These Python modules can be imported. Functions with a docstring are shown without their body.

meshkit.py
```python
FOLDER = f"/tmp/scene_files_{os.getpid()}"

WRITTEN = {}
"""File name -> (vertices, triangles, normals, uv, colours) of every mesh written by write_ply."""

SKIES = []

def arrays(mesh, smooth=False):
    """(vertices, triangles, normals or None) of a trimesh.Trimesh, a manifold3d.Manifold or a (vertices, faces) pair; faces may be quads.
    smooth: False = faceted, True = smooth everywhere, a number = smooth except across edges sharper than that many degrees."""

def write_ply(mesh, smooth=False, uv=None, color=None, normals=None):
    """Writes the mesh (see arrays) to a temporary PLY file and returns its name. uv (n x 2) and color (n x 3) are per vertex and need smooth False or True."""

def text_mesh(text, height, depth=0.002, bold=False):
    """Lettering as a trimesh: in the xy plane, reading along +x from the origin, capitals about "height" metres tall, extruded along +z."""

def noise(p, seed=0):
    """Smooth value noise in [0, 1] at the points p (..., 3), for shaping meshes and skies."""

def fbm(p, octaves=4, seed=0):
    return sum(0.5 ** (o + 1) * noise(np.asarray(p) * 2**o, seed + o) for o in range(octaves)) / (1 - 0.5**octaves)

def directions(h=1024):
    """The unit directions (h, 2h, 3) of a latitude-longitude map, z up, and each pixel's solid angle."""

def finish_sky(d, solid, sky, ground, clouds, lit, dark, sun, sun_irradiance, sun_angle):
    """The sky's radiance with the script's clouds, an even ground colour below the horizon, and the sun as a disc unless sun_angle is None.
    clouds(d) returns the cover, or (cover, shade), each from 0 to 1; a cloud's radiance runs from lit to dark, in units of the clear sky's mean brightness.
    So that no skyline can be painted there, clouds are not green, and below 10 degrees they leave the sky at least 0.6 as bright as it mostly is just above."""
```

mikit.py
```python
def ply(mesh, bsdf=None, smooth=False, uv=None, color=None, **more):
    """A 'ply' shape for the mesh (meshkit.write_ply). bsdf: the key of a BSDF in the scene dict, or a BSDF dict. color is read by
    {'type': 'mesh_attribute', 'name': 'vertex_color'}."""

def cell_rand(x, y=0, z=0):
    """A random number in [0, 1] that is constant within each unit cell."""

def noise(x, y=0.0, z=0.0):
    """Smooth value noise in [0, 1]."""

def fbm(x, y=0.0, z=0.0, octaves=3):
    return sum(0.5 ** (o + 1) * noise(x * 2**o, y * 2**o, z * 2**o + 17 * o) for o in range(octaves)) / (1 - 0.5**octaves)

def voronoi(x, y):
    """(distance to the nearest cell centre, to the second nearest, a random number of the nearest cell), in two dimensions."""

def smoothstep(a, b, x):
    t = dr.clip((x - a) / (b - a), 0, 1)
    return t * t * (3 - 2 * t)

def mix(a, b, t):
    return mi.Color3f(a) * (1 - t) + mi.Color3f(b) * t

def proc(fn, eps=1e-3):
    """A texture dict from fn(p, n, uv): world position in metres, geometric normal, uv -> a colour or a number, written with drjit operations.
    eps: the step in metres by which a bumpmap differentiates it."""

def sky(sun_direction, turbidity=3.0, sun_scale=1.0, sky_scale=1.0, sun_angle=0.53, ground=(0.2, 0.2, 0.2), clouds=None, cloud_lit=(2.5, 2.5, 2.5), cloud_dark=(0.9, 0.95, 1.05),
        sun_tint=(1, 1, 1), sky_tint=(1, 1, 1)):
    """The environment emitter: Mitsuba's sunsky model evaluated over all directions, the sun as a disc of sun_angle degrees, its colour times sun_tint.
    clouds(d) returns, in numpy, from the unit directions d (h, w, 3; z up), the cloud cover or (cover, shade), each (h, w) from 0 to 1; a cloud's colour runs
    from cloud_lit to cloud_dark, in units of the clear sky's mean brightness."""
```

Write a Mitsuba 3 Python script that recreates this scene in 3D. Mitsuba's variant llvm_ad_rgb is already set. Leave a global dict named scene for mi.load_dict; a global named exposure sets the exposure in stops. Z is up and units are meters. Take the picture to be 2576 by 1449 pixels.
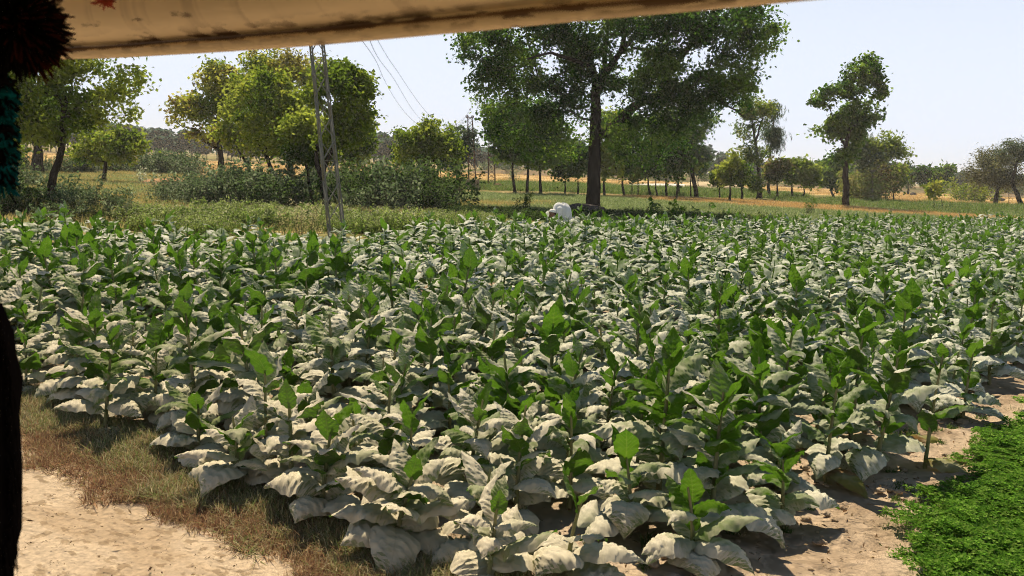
import math, random
import numpy as np, trimesh, manifold3d as m3
import drjit as dr, mitsuba as mi
import mikit, meshkit
from mikit import proc, noise, fbm, voronoi, smoothstep, mix, cell_rand
T = mi.ScalarTransform4f
scene, labels = {'type': 'scene'}, {}

# ------------------------------------------------------------------ camera, sky, exposure
W, Hh, FOV, CAM_Z = 1024, 576, 60.0, 2.0
F = 512 / math.tan(math.radians(FOV / 2))
PITCH, ROLL = math.radians(7.95), math.radians(2.62)
FWD = np.array([0, math.cos(PITCH), -math.sin(PITCH)])
_u0, _r0 = np.array([0, math.sin(PITCH), math.cos(PITCH)]), np.array([1.0, 0, 0])
RIGHT = math.cos(ROLL) * _r0 + math.sin(ROLL) * _u0
UP = -math.sin(ROLL) * _r0 + math.cos(ROLL) * _u0
EYE = np.array([0, 0, CAM_Z])
HAZE = 0.0005
scene['camera'] = {'type': 'thinlens', 'fov': FOV, 'fov_axis': 'x', 'near_clip': 0.05, 'far_clip': 6000.0,
                   'aperture_radius': 0.0011, 'focus_distance': 11.0,
                   'to_world': T().look_at(origin=EYE.tolist(), target=(EYE + FWD).tolist(), up=UP.tolist())}
if HAZE:
    scene['air'] = {'type': 'homogeneous', 'albedo': {'type': 'rgb', 'value': [0.95, 0.95, 0.95]}, 'sigma_t': HAZE}
    scene['camera']['medium'] = {'type': 'ref', 'id': 'air'}
SUN_AZ, SUN_EL = math.radians(-16), math.radians(57)
SUN = [math.cos(SUN_EL) * math.sin(SUN_AZ), math.cos(SUN_EL) * math.cos(SUN_AZ), math.sin(SUN_EL)]
def dust_veil(d):                    # pale dust haze that thins out with height, the same all round the horizon
    el = np.degrees(np.arcsin(np.clip(d[..., 2], 0, 1)))
    return .95 * np.exp(-(el / 21.0) ** 3)
scene['daylight'] = mikit.sky(SUN, turbidity=3.2, sun_scale=1.30, sun_tint=(.955, .975, .965), sky_scale=0.66, sky_tint=(1.0, 0.98, 0.95), ground=(0.14, 0.13, 0.08),
                              clouds=dust_veil, cloud_lit=(3.95, 4.3, 4.95), cloud_dark=(2, 2, 2))
exposure = 1.93

# ------------------------------------------------------------------ helpers
K = 1024 / 2576                      # the photo was measured on a 2576 px wide view
def ray(x, y):
    return FWD + RIGHT * (x * K - 512) / F - UP * (y * K - 288) / F
def at(x, y, Y):                     # the point seen at x, y that lies Y metres ahead
    d = ray(x, y); return EYE + d * (Y / d[1])
def gnd(x, y, z=0.0):                # the point of the ground seen at x, y
    d = ray(x, y); return EYE + d * (z - CAM_Z) / d[2]
E_AX = np.array([-.7986, .6018, 0]); N_AX = np.array([.6018, .7986, 0])   # along the road (away), from the road into the field
def ab(a, b, z=0.0): return E_AX * a + N_AX * b + np.array([0, 0, z])
def proj(p):
    d = np.asarray(p, float) - EYE; w = d @ FWD
    return (512 + F * (d @ RIGHT) / w) / K, (288 - F * (d @ UP) / w) / K, w

_count = {}
def _next(k):
    n = _count.get(k, 0); _count[k] = n + 1
    return k if n == 0 else f'{k}_{n:03d}'
def numbered(name): return _next(name)
def partkey(parent, name): return _next(f'{parent}__{name}')
def thing(name, label, cat, group=None, kind=None):
    key = numbered(name); labels[key] = {'label': label, 'category': cat}
    if group: labels[key]['group'] = group
    if kind: labels[key]['kind'] = kind
    return key
def part(parent, name, mesh, bsdf, smooth=False, label=None, kind=None, **kw):
    k = partkey(parent, name); scene[k] = mikit.ply(mesh, bsdf, smooth=smooth, **kw)
    if label or kind:
        labels[k] = {}
        if label: labels[k]['label'] = label
        if kind: labels[k]['kind'] = kind
    return k
def solo(name, mesh, bsdf, label, cat, smooth=False, group=None, kind=None, **kw):
    key = thing(name, label, cat, group, kind); scene[key] = mikit.ply(mesh, bsdf, smooth=smooth, **kw); return key
def struct(name, mesh, bsdf, label, cat, smooth=False, **kw):
    return solo(name, mesh, bsdf, label, cat, smooth, kind='structure', **kw)
def copy(key, group, M):
    scene[key] = {'type': 'instance', 'to_world': T(M.tolist()), 'source': {'type': 'ref', 'id': group}}
def mat(p, rz=0.0, s=1.0, tilt=(0, 0), sz=None):
    c, q = math.cos(rz), math.sin(rz)
    M = np.eye(4); M[:3, :3] = np.array([[c, -q, 0], [q, c, 0], [0, 0, 1]]) @ np.diag([s, s, sz or s])
    M[:3, :3] = np.array([[1, 0, tilt[0]], [0, 1, tilt[1]], [-tilt[0], -tilt[1], 1]]) @ M[:3, :3]
    M[:3, 3] = p; return M

def cat_mesh(ms):                    # (v, f) or (v, f, c) tuples
    vs, fs, cs, o = [], [], [], 0
    for m in ms:
        vs.append(np.asarray(m[0], float)); fs.append(np.asarray(m[1], int) + o); o += len(m[0])
        if len(m) > 2: cs.append(m[2])
    return (np.vstack(vs), np.vstack(fs)) + ((np.vstack(cs),) if cs else ())
def tube(pts, rad, sides=6, cap=True):
    p = np.asarray(pts, float); n = len(p); rad = np.broadcast_to(np.asarray(rad, float), (n,))
    t = np.gradient(p, axis=0); t /= np.linalg.norm(t, axis=1, keepdims=True) + 1e-12
    a = np.cross(t, np.where(np.abs(t[:, 2:]) < 0.9, [0, 0, 1.0], [1.0, 0, 0])); a /= np.linalg.norm(a, axis=1, keepdims=True) + 1e-12
    for i in range(1, n):            # keep the frame from twisting
        v = a[i - 1] - t[i] * (a[i - 1] @ t[i]); L = np.linalg.norm(v)
        if L > 1e-6: a[i] = v / L
    b, w = np.cross(t, a), np.arange(sides) * 2 * np.pi / sides
    v = (p[:, None] + rad[:, None, None] * (np.cos(w)[None, :, None] * a[:, None] + np.sin(w)[None, :, None] * b[:, None])).reshape(-1, 3)
    i, j = np.meshgrid(np.arange(n - 1), np.arange(sides), indexing='ij'); k = (j + 1) % sides
    q = np.stack([i * sides + j, i * sides + k, (i + 1) * sides + k, (i + 1) * sides + j], -1).reshape(-1, 4)
    f = np.vstack([q[:, [0, 1, 2]], q[:, [0, 2, 3]]])
    if cap and sides > 3:
        v = np.vstack([v, p[:1], p[-1:]]); c0, c1 = n * sides, n * sides + 1; j = np.arange(sides); k = (j + 1) % sides
        f = np.vstack([f, np.stack([k, j, j * 0 + c0], 1), np.stack([(n - 1) * sides + j, (n - 1) * sides + k, j * 0 + c1], 1)])
    return v, f
def box(c, s, R=None):
    m = trimesh.creation.box(s); v = np.array(m.vertices)
    if R is not None: v = v @ np.asarray(R).T
    return v + np.asarray(c), np.array(m.faces)
def bar(p, q, w, h=None):            # a flat bar from p to q
    p, q = np.asarray(p, float), np.asarray(q, float); z = q - p; L = np.linalg.norm(z); z /= L
    x = np.cross(z, [0, 0, 1.0] if abs(z[2]) < .95 else [1.0, 0, 0]); x /= np.linalg.norm(x); y = np.cross(z, x)
    return box((p + q) / 2, (w, h or w, L), np.stack([x, y, z], 1))
def hull_chain(balls, seg=12):
    """One smooth body from (p, r, q, s) bones: the union of the hulls of two spheres each."""
    out = None
    for p, r, q, s in balls:
        h = m3.Manifold.hull(m3.Manifold.sphere(r, seg).translate(list(map(float, p))) + m3.Manifold.sphere(s, seg).translate(list(map(float, q))))
        out = h if out is None else out + h
    return out
def man_mesh(m, edge=None, smooth_it=6):
    if edge: m = m.refine_to_length(edge)
    d = m.to_mesh(); t = trimesh.Trimesh(d.vert_properties[:, :3], d.tri_verts, process=True)
    if smooth_it: trimesh.smoothing.filter_taubin(t, iterations=smooth_it)
    return np.array(t.vertices), np.array(t.faces)
def blob(rx, ry, rz, rng, amp=.2, sub=2, freq=2.0):
    m = trimesh.creation.icosphere(sub); v = np.array(m.vertices)
    r = 1 + amp * (meshkit.fbm(v * freq + rng.uniform(0, 99, 3), 3) * 2 - 1)
    return v * r[:, None] * [rx, ry, rz], np.array(m.faces)

# ------------------------------------------------------------------ materials
def rgb(*c): return {'type': 'rgb', 'value': list(map(float, c))}
def diffuse(tex): return {'type': 'twosided', 'b': {'type': 'diffuse', 'reflectance': tex}}
def leafy(tex, rough=.5, diff=1.0): return {'type': 'principledthin', 'base_color': tex, 'roughness': rough, 'diff_trans': diff, 'spec_trans': 0.0, 'eta': 1.4}
VC = {'type': 'mesh_attribute', 'name': 'vertex_color'}

def road_side(p):                    # metres from the road edge into the field
    return p.x * .6018 + p.y * .7986 - 2.55
# tobacco: uv.x = dust step + across, uv.y = along
def leaf_parts(p, uv):
    k = dr.floor(uv.x + 1e-4); s = (uv.x - k - .5) * 2.08; t = uv.y
    return k, dr.abs(s), t
def f_veins(s, t):
    mid = 1 - smoothstep(.0, .055, s)
    ph = (t - s * .23) * 9.0; d = dr.abs(ph - dr.round(ph))
    lat = (1 - smoothstep(.02, .12, d)) * (1 - smoothstep(.6, 1, s))
    return dr.maximum(mid, lat * .55)
def c_dust(p, n, uv):
    k, s, t = leaf_parts(p, uv); v = f_veins(s, t)
    tan = dr.exp(-dr.maximum(road_side(p) - .3, 0) * .27)
    far = mix((.56, .58, .48), (.57, .49, .355), tan)
    m = fbm(p.x * 23, p.y * 23, p.z * 23, 2)
    return far * (.72 + .45 * m - .12 * v)
def c_green(p, n, uv):
    k, s, t = leaf_parts(p, uv); v = f_veins(s, t)
    m = fbm(p.x * 9, p.y * 9, p.z * 9, 2); yl = dr.select(k > 11.5, 1.0, 0.0)
    g = mix(mix((.042, .125, .009), (.11, .225, .015), m), (.19, .26, .05), v * .55)
    return mix(g, mix((.26, .26, .075), (.24, .15, .06), smoothstep(.5, .7, m)), yl)
def w_dust(p, n, uv):
    k, s, t = leaf_parts(p, uv); d = dr.minimum(k, 10) * .1
    d = dr.select(k > 11.5, .3, d) - .25 * smoothstep(.45, .7, fbm(p.x * .9, p.y * .9, 11, 2))
    m = fbm(p.x * 14, p.y * 14, p.z * 14, 3)
    big = fbm(p.x * .8, p.y * .8, 3, 2)
    flat = smoothstep(-.05, .45, dr.abs(n.z) - .08)
    return dr.clip((d * 1.25 - .06 + (m - .5) * .9 + (big - .5) * .5) * (.25 + .75 * flat), 0, .84)
scene['tobacco_green'] = leafy(proc(c_green), .42, 1.0)
scene['tobacco_dusty'] = {'type': 'twosided', 'a': {'type': 'principled', 'base_color': proc(c_dust), 'roughness': .6, 'specular': .18},
                          'b': {'type': 'principled', 'base_color': rgb(.055, .10, .03), 'roughness': .6, 'specular': .3}}
scene['tobacco_leaf'] = {'type': 'blendbsdf', 'weight': proc(w_dust), 'a': {'type': 'ref', 'id': 'tobacco_green'}, 'b': {'type': 'ref', 'id': 'tobacco_dusty'}}
scene['tobacco_stem'] = diffuse(proc(lambda p, n, uv: mix((.12, .16, .05), (.26, .22, .13), fbm(p.x * 30, p.y * 30, p.z * 12, 2))))
scene['foliage'] = leafy(VC, .5, 1.3)
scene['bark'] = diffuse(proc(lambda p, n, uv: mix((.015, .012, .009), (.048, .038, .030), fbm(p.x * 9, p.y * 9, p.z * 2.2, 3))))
scene['pale_bark'] = diffuse(proc(lambda p, n, uv: mix((.12, .10, .08), (.30, .27, .22), fbm(p.x * 5, p.y * 5, p.z * 1.5, 3))))
scene['grass_blade'] = leafy(VC, .6, .8)

# ------------------------------------------------------------------ ground, road, fields
def grid_ab(av, bv, zf):
    A, B = np.meshgrid(av, bv, indexing='ij'); P = E_AX * A[..., None] + N_AX * B[..., None]
    P[..., 2] = zf(A, B, P); n, m = A.shape
    i, j = np.meshgrid(np.arange(n - 1), np.arange(m - 1), indexing='ij')
    q = np.stack([i * m + j, i * m + j + 1, (i + 1) * m + j + 1, (i + 1) * m + j], -1).reshape(-1, 4)
    return P.reshape(-1, 3), np.vstack([q[:, [0, 1, 2]], q[:, [0, 2, 3]]])
def steps(*spec):                    # (start, end, step), ...
    return np.unique(np.round(np.concatenate([np.arange(s, e + 1e-6, d) for s, e, d in spec]), 4))
def nf(P, s, o=3, seed=0): return meshkit.fbm(np.stack([P[..., 0] * s, P[..., 1] * s, P[..., 0] * 0 + seed], -1), o, seed) - .5

def c_ground(p, n, uv):
    m = fbm(p.x * .05, p.y * .05, 2, 4); q = fbm(p.x * .9, p.y * .9, 7, 3)
    return mix(mix((.30, .22, .11), (.17, .17, .055), smoothstep(.4, .62, m)), (.36, .28, .16), q * .5)
scene['ground_mat'] = diffuse(proc(c_ground))
gx = np.concatenate([-np.geomspace(1500, 5, 40), np.linspace(-4, 4, 5), np.geomspace(5, 1500, 40)])
GX, GY = np.meshgrid(gx, gx, indexing='ij'); n = len(gx)
i, j = np.meshgrid(np.arange(n - 1), np.arange(n - 1), indexing='ij')
q = np.stack([i * n + j, (i + 1) * n + j, (i + 1) * n + j + 1, i * n + j + 1], -1).reshape(-1, 4)
struct('ground', (np.stack([GX, GY, GX * 0 - .09], -1).reshape(-1, 3), q), 'ground_mat', 'dry flat farmland reaching the hazy tree line', 'ground')

def c_road(p, n, uv):
    a = p.x * -.7986 + p.y * .6018; b = p.x * .6018 + p.y * .7986
    m = fbm(a * 1.1, b * 3.5, 1, 4); q = fbm(a * 16, b * 26, 4, 3); s = fbm(a * 60, b * 60, 9, 2)
    c = mix((.44, .345, .235), (.36, .27, .175), smoothstep(.42, .68, m))
    c = mix(c, (.20, .14, .08), smoothstep(.58, .72, q) * .65)
    return c * (.80 + .40 * s)
def h_road(p, n, uv):
    a = p.x * -.7986 + p.y * .6018; b = p.x * .6018 + p.y * .7986
    return fbm(a * 5, b * 15, 2, 4) * .022 + fbm(a * 40, b * 45, 5, 3) * .012
scene['road_mat'] = {'type': 'bumpmap', 'arbitrary': proc(h_road, 4e-3), 'scale': 1.0, 'b': diffuse(proc(c_road))}
def z_road(A, B, P):
    t = sum(-.022 * np.exp(-((B - c - .05 * np.sin(A * .5)) / .16) ** 2) for c in (.45, 1.75))
    return t + .018 * nf(P, 2.2, 4) + .008 * nf(P, 11, 3, 5) + .03 * np.clip(B - 2.25, 0, .4)
struct('dirt_road', grid_ab(steps((-30, -2, 1), (-2, 5, .035), (5, 12, .2), (12, 90, 2)), steps((-4, .3, .2), (.3, 2.75, .035)), z_road), 'road_mat',
       'pale sandy dirt road with faint wheel tracks at lower left', 'road', smooth=True)

def c_soil(p, n, uv):
    m = fbm(p.x * 2.3, p.y * 2.3, 3, 4); q = fbm(p.x * 19, p.y * 19, 1, 3)
    c = mix((.40, .315, .222), (.28, .21, .14), smoothstep(.38, .66, m))
    return mix(c, (.48, .37, .255), smoothstep(.52, .75, q) * .5)
scene['soil_mat'] = {'type': 'bumpmap', 'arbitrary': proc(lambda p, n, uv: fbm(p.x * 22, p.y * 22, 3, 3) * .035, 4e-3), 'scale': 1.0, 'b': diffuse(proc(c_soil))}
def z_soil(A, B, P):
    clod = np.clip(nf(P, 3.3, 4, 3) * 1.6, -.2, .5)
    ridge = .05 * np.exp(-((A - .82) / .3) ** 2)
    return .008 + .07 * clod + ridge + .02 * nf(P, 13, 3, 8) - .03 * np.clip((2.95 - B) / .4, 0, 1)
soil_g = grid_ab(steps((-9, -1, .5), (-1, 4.2, .04), (4.2, 24, .4)), steps((2.58, 10, .045), (10, 60, .6)), z_soil)
from shapely.geometry import Polygon, Point
import shapely
_c = soil_g[0][soil_g[1]].mean(1); _ab = np.column_stack([_c @ E_AX, _c @ N_AX])
_in = shapely.contains_xy(Polygon([(19, 2.4), (16.5, 7.2), (13.0, 11.6), (13.0, 17.6), (9.4, 34), (5.2, 50), (-9, 50), (-9, 2.4)]), _ab[:, 0], _ab[:, 1])
struct('field_soil', (soil_g[0], soil_g[1][_in]), 'soil_mat',
       'brown clodded field soil, bare between the tobacco and the clover', 'soil', smooth=True)

def sheet(pts, z):
    from shapely.geometry import Polygon
    v, f = trimesh.creation.triangulate_polygon(Polygon([(p[0], p[1]) for p in pts]).buffer(0), engine='earcut')
    if len(f) and np.cross(np.append(v[f[0, 1]] - v[f[0, 0]], 0), np.append(v[f[0, 2]] - v[f[0, 0]], 0))[2] < 0: f = f[:, ::-1]
    return np.column_stack([v, np.full(len(v), z)]), f
def G(*px): return [gnd(x, y)[:2] for x, y in px]
def c_stub(p, n, uv):
    m = fbm(p.x * .12, p.y * .35, 2, 4); q = fbm(p.x * 1.7, p.y * 1.7, 7, 3)
    return mix(mix((.52, .36, .155), (.40, .27, .12), smoothstep(.4, .65, m)), (.62, .47, .25), q * .6)
def c_crop(p, n, uv):
    m = fbm(p.x * .35, p.y * .35, 2, 4); q = fbm(p.x * 2.7, p.y * 2.7, 7, 3)
    return mix(mix((.20, .24, .09), (.32, .28, .13), smoothstep(.45, .7, m)), (.15, .20, .06), q * .5)
def c_dry(p, n, uv):
    m = fbm(p.x * .3, p.y * .3, 5, 4)
    return mix((.44, .34, .15), (.27, .26, .08), smoothstep(.42, .66, m))
scene['stubble_mat'], scene['crop_mat'], scene['dry_mat'] = (diffuse(proc(f)) for f in (c_stub, c_crop, c_dry))
FAR_STUB = [(160, 178), (-150, 178)]
STUB = G((-500, 388), (0, 408), (300, 415), (560, 437), (1000, 452), (1110, 456), (1500, 468), (1800, 480), (2100, 490), (2251, 507), (2576, 521), (2900, 538)) + FAR_STUB
STRIP = G((1100, 473), (1500, 484), (1800, 495), (2015, 500), (2251, 507), (2251, 526), (1974, 507), (1755, 496), (1555, 490), (1300, 480), (1100, 476))
STRIP2 = G((1100, 457), (1500, 468), (1800, 480), (2015, 489), (2015, 499.5), (1800, 494.5), (1500, 483.5), (1100, 472.5))
GREEN2 = G((2015, 500), (2251, 507), (2576, 521), (2900, 538), (2900, 565), (2576, 545), (2400, 536), (2251, 526), (1974, 507))
GOLD = G((1555, 490), (1755, 496), (1974, 507), (2251, 526), (2400, 536), (2576, 546), (2576, 556), (2300, 541), (2015, 526), (1755, 510), (1561, 498))
GREEN = G((1105, 483), (1300, 486), (1540, 492), (1561, 498), (1755, 510), (2015, 526), (2300, 541), (2576, 556), (2576, 575), (2000, 560), (1500, 548), (1108, 530), (1400, 508), (1108, 500))
DRY = G((-500, 396), (0, 425), (480, 440), (700, 470), (1100, 505), (1420, 506), (1108, 532), (800, 580), (0, 560), (-500, 530))
struct('stubble_field', sheet(STUB, -.082), 'stubble_mat', 'golden harvested wheat stubble stretching to the far embankment', 'field')
struct('green_strip', sheet(STRIP2, -.074), 'crop_mat', 'narrow green grass strip under the row of young trees', 'field')
struct('dry_meadow', sheet(DRY, -.078), 'dry_mat', 'dry yellow green grass clearing among weeds at left', 'field')
struct('crop_field', sheet(GREEN, -.066), 'crop_mat', 'low pale green crop field behind the tobacco', 'field')
struct('crop_strip', sheet(GREEN2, -.070), 'crop_mat', 'green crop strip beyond the golden strip at right', 'field')
struct('golden_strip', sheet(GOLD, -.062), 'stubble_mat', 'golden strip of cut wheat crossing the green field', 'field')

# far embankment
rg = np.random.default_rng(5)
xs, ts = np.arange(-190, 230, 2.0), np.linspace(0, 1, 9)
XX, TT = np.meshgrid(xs, ts, indexing='ij')
hh = np.clip((XX + 30) / 30, .1, 1) * (1.0 + 1.3 * nf(np.stack([XX, XX * 0], -1), .035, 3, 2) + .5 * nf(np.stack([XX, XX * 0], -1), .2, 3, 4))
P = np.stack([XX, 180 + TT * 13 + 4 * nf(np.stack([XX, XX * 0], -1), .02, 2, 9), -.1 + np.clip(hh, .12, 3) * np.sin(TT * np.pi) ** .8 + .25 * nf(np.stack([XX, TT * 30], -1), .4, 3, 6) * np.sin(TT * np.pi)], -1)
m = len(ts); i, j = np.meshgrid(np.arange(len(xs) - 1), np.arange(m - 1), indexing='ij')
q = np.stack([i * m + j, (i + 1) * m + j, (i + 1) * m + j + 1, i * m + j + 1], -1).reshape(-1, 4)
scene['bank_mat'] = diffuse(proc(lambda p, n, uv: mix((.23, .17, .10), (.13, .13, .06), smoothstep(.4, .6, fbm(p.x * .22, p.y * .4, p.z * .8, 4)))))
struct('embankment', (P.reshape(-1, 3), q), 'bank_mat', 'low brown earth embankment with scrub before the tree line', 'embankment', smooth=True)

# ------------------------------------------------------------------ vehicle we look out of
vehicle = thing('vehicle', 'cream painted vehicle cabin, its dirt stained window rail crossing the top of the photo', 'vehicle')
def rail_prof(a):
    return
PROF = [(.555, 2.100), (.551, 2.1035), (.5495, 2.108), (.5515, 2.1115), (.5565, 2.113), (.5565, 2.1155), (.548, 2.118), (.540, 2.1215), (.532, 2.126), (.527, 2.131), (.523, 2.138), (.521, 2.146), (.5205, 2.156),
        (.5205, 2.175), (.517, 2.19), (.508, 2.202), (.49, 2.209), (.47, 2.211), (.47, 2.235), (.60, 2.235), (.606, 2.225), (.606, 2.128), (.600, 2.118), (.590, 2.110), (.575, 2.1045), (.563, 2.1008)]
def rail_mesh(a0, a1, step=.03):
    av = np.arange(a0, a1 + 1e-6, step); n = len(PROF); pr = np.array(PROF)
    v = np.array([[ab(a, b, z) for b, z in pr] for a in av])
    wob = .0012 * (meshkit.fbm(v.reshape(-1, 3) * 9, 2).reshape(len(av), n) - .5)
    v[..., 2] += wob + (.010 * np.tanh(3.1 * np.clip(av - .8, -9, 9) ** 2))[:, None]; v = v.reshape(-1, 3); i, j = np.meshgrid(np.arange(len(av) - 1), np.arange(n), indexing='ij'); k = (j + 1) % n
    q = np.stack([i * n + j, (i + 1) * n + j, (i + 1) * n + k, i * n + k], -1).reshape(-1, 4)
    c0, c1 = [0, len(av) - 1]
    f = np.vstack([q[:, [0, 1, 2]], q[:, [0, 2, 3]]]); o = len(v)
    v = np.vstack([v, v[:n].mean(0), v[-n:].mean(0)]); j = np.arange(n); k = (j + 1) % n
    return v, np.vstack([f, np.stack([k, j, j * 0 + o], 1), np.stack([(len(av) - 1) * n + j, (len(av) - 1) * n + k, j * 0 + o + 1], 1)])
def c_cream(p, n, uv):
    a = p.x * -.7986 + p.y * .6018; b = p.x * .6018 + p.y * .7986
    m = fbm(a * 22, b * 40, p.z * 90, 4); s = fbm(a * 70, b * 70, p.z * 160, 3)
    groove = dr.exp(-dr.square((p.z - 2.1140) / .0026)) * smoothstep(.15, .45, m + .12)  # dark line of dirt plus the shade of the recess, put into the colour
    spots = smoothstep(.72, .82, m) * .6 * smoothstep(.35, .6, s + .1)
    c = mix((.74, .60, .42), (.62, .485, .32), fbm(a * 4, b * 9, p.z * 30, 3))
    grime = dr.exp(-dr.square((p.z - 2.1145) / .007)) * smoothstep(.50, .62, fbm(a * 38, b * 60, p.z * 150, 4)) * .85
    lip = dr.exp(-dr.square((p.z - 2.102) / .003)) * smoothstep(.58, .68, fbm(a * 17, b * 30, p.z * 60, 4)) * .8
    streak = smoothstep(.55, .8, fbm(a * 60, b * 8, p.z * 7, 3)) * .22
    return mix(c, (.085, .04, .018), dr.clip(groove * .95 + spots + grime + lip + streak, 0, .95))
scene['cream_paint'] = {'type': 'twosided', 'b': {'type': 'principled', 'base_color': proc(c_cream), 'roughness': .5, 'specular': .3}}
scene['cabin_paint'] = diffuse(rgb(.30, .22, .14))
scene['floor_rubber'] = diffuse(rgb(.05, .045, .04))
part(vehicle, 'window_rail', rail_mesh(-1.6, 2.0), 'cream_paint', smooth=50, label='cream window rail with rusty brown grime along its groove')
def vbox(a0, a1, b0, b1, z0, z1):
    m = trimesh.creation.box((a1 - a0, b1 - b0, z1 - z0)); v = np.array(m.vertices) + [(a0 + a1) / 2, (b0 + b1) / 2, (z0 + z1) / 2]
    return np.array([ab(*p) for p in v]), np.array(m.faces)[:, ::-1]
part(vehicle, 'roof_panel', vbox(-1.6, 2.0, -1.05, .47, 2.213, 2.24), 'cabin_paint')
part(vehicle, 'rear_pillar', vbox(-1.66, -1.6, .50, .60, .95, 2.23), 'cream_paint')
part(vehicle, 'front_pillar', vbox(2.0, 2.06, .50, .60, .95, 2.23), 'cream_paint')
part(vehicle, 'door_panel', vbox(-1.66, 2.06, .50, .60, .45, .95), 'cream_paint')
part(vehicle, 'far_wall', vbox(-1.66, 2.06, -1.10, -1.05, .45, 1.25), 'cabin_paint')
for a0 in (-1.66, .17, 1.98): part(vehicle, 'far_pillar', vbox(a0, a0 + .08, -1.10, -1.05, 1.25, 2.10), 'cabin_paint')
part(vehicle, 'far_rail', vbox(-1.66, 2.06, -1.10, -1.05, 2.10, 2.24), 'cabin_paint')
part(vehicle, 'cabin_floor', vbox(-1.66, 2.06, -1.05, .50, .40, .45), 'floor_rubber')
for k, (a, b) in enumerate([(-1.2, .3), (1.6, .3), (-1.2, -.9), (1.6, -.9)]):
    w = trimesh.creation.annulus(.10, .30, .18); v = np.array(w.vertices)
    v = np.array([ab(a + x, b + z, .30 + y) for x, y, z in v])
    part(vehicle, 'wheel', (v, np.array(w.faces)), 'floor_rubber')

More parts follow.
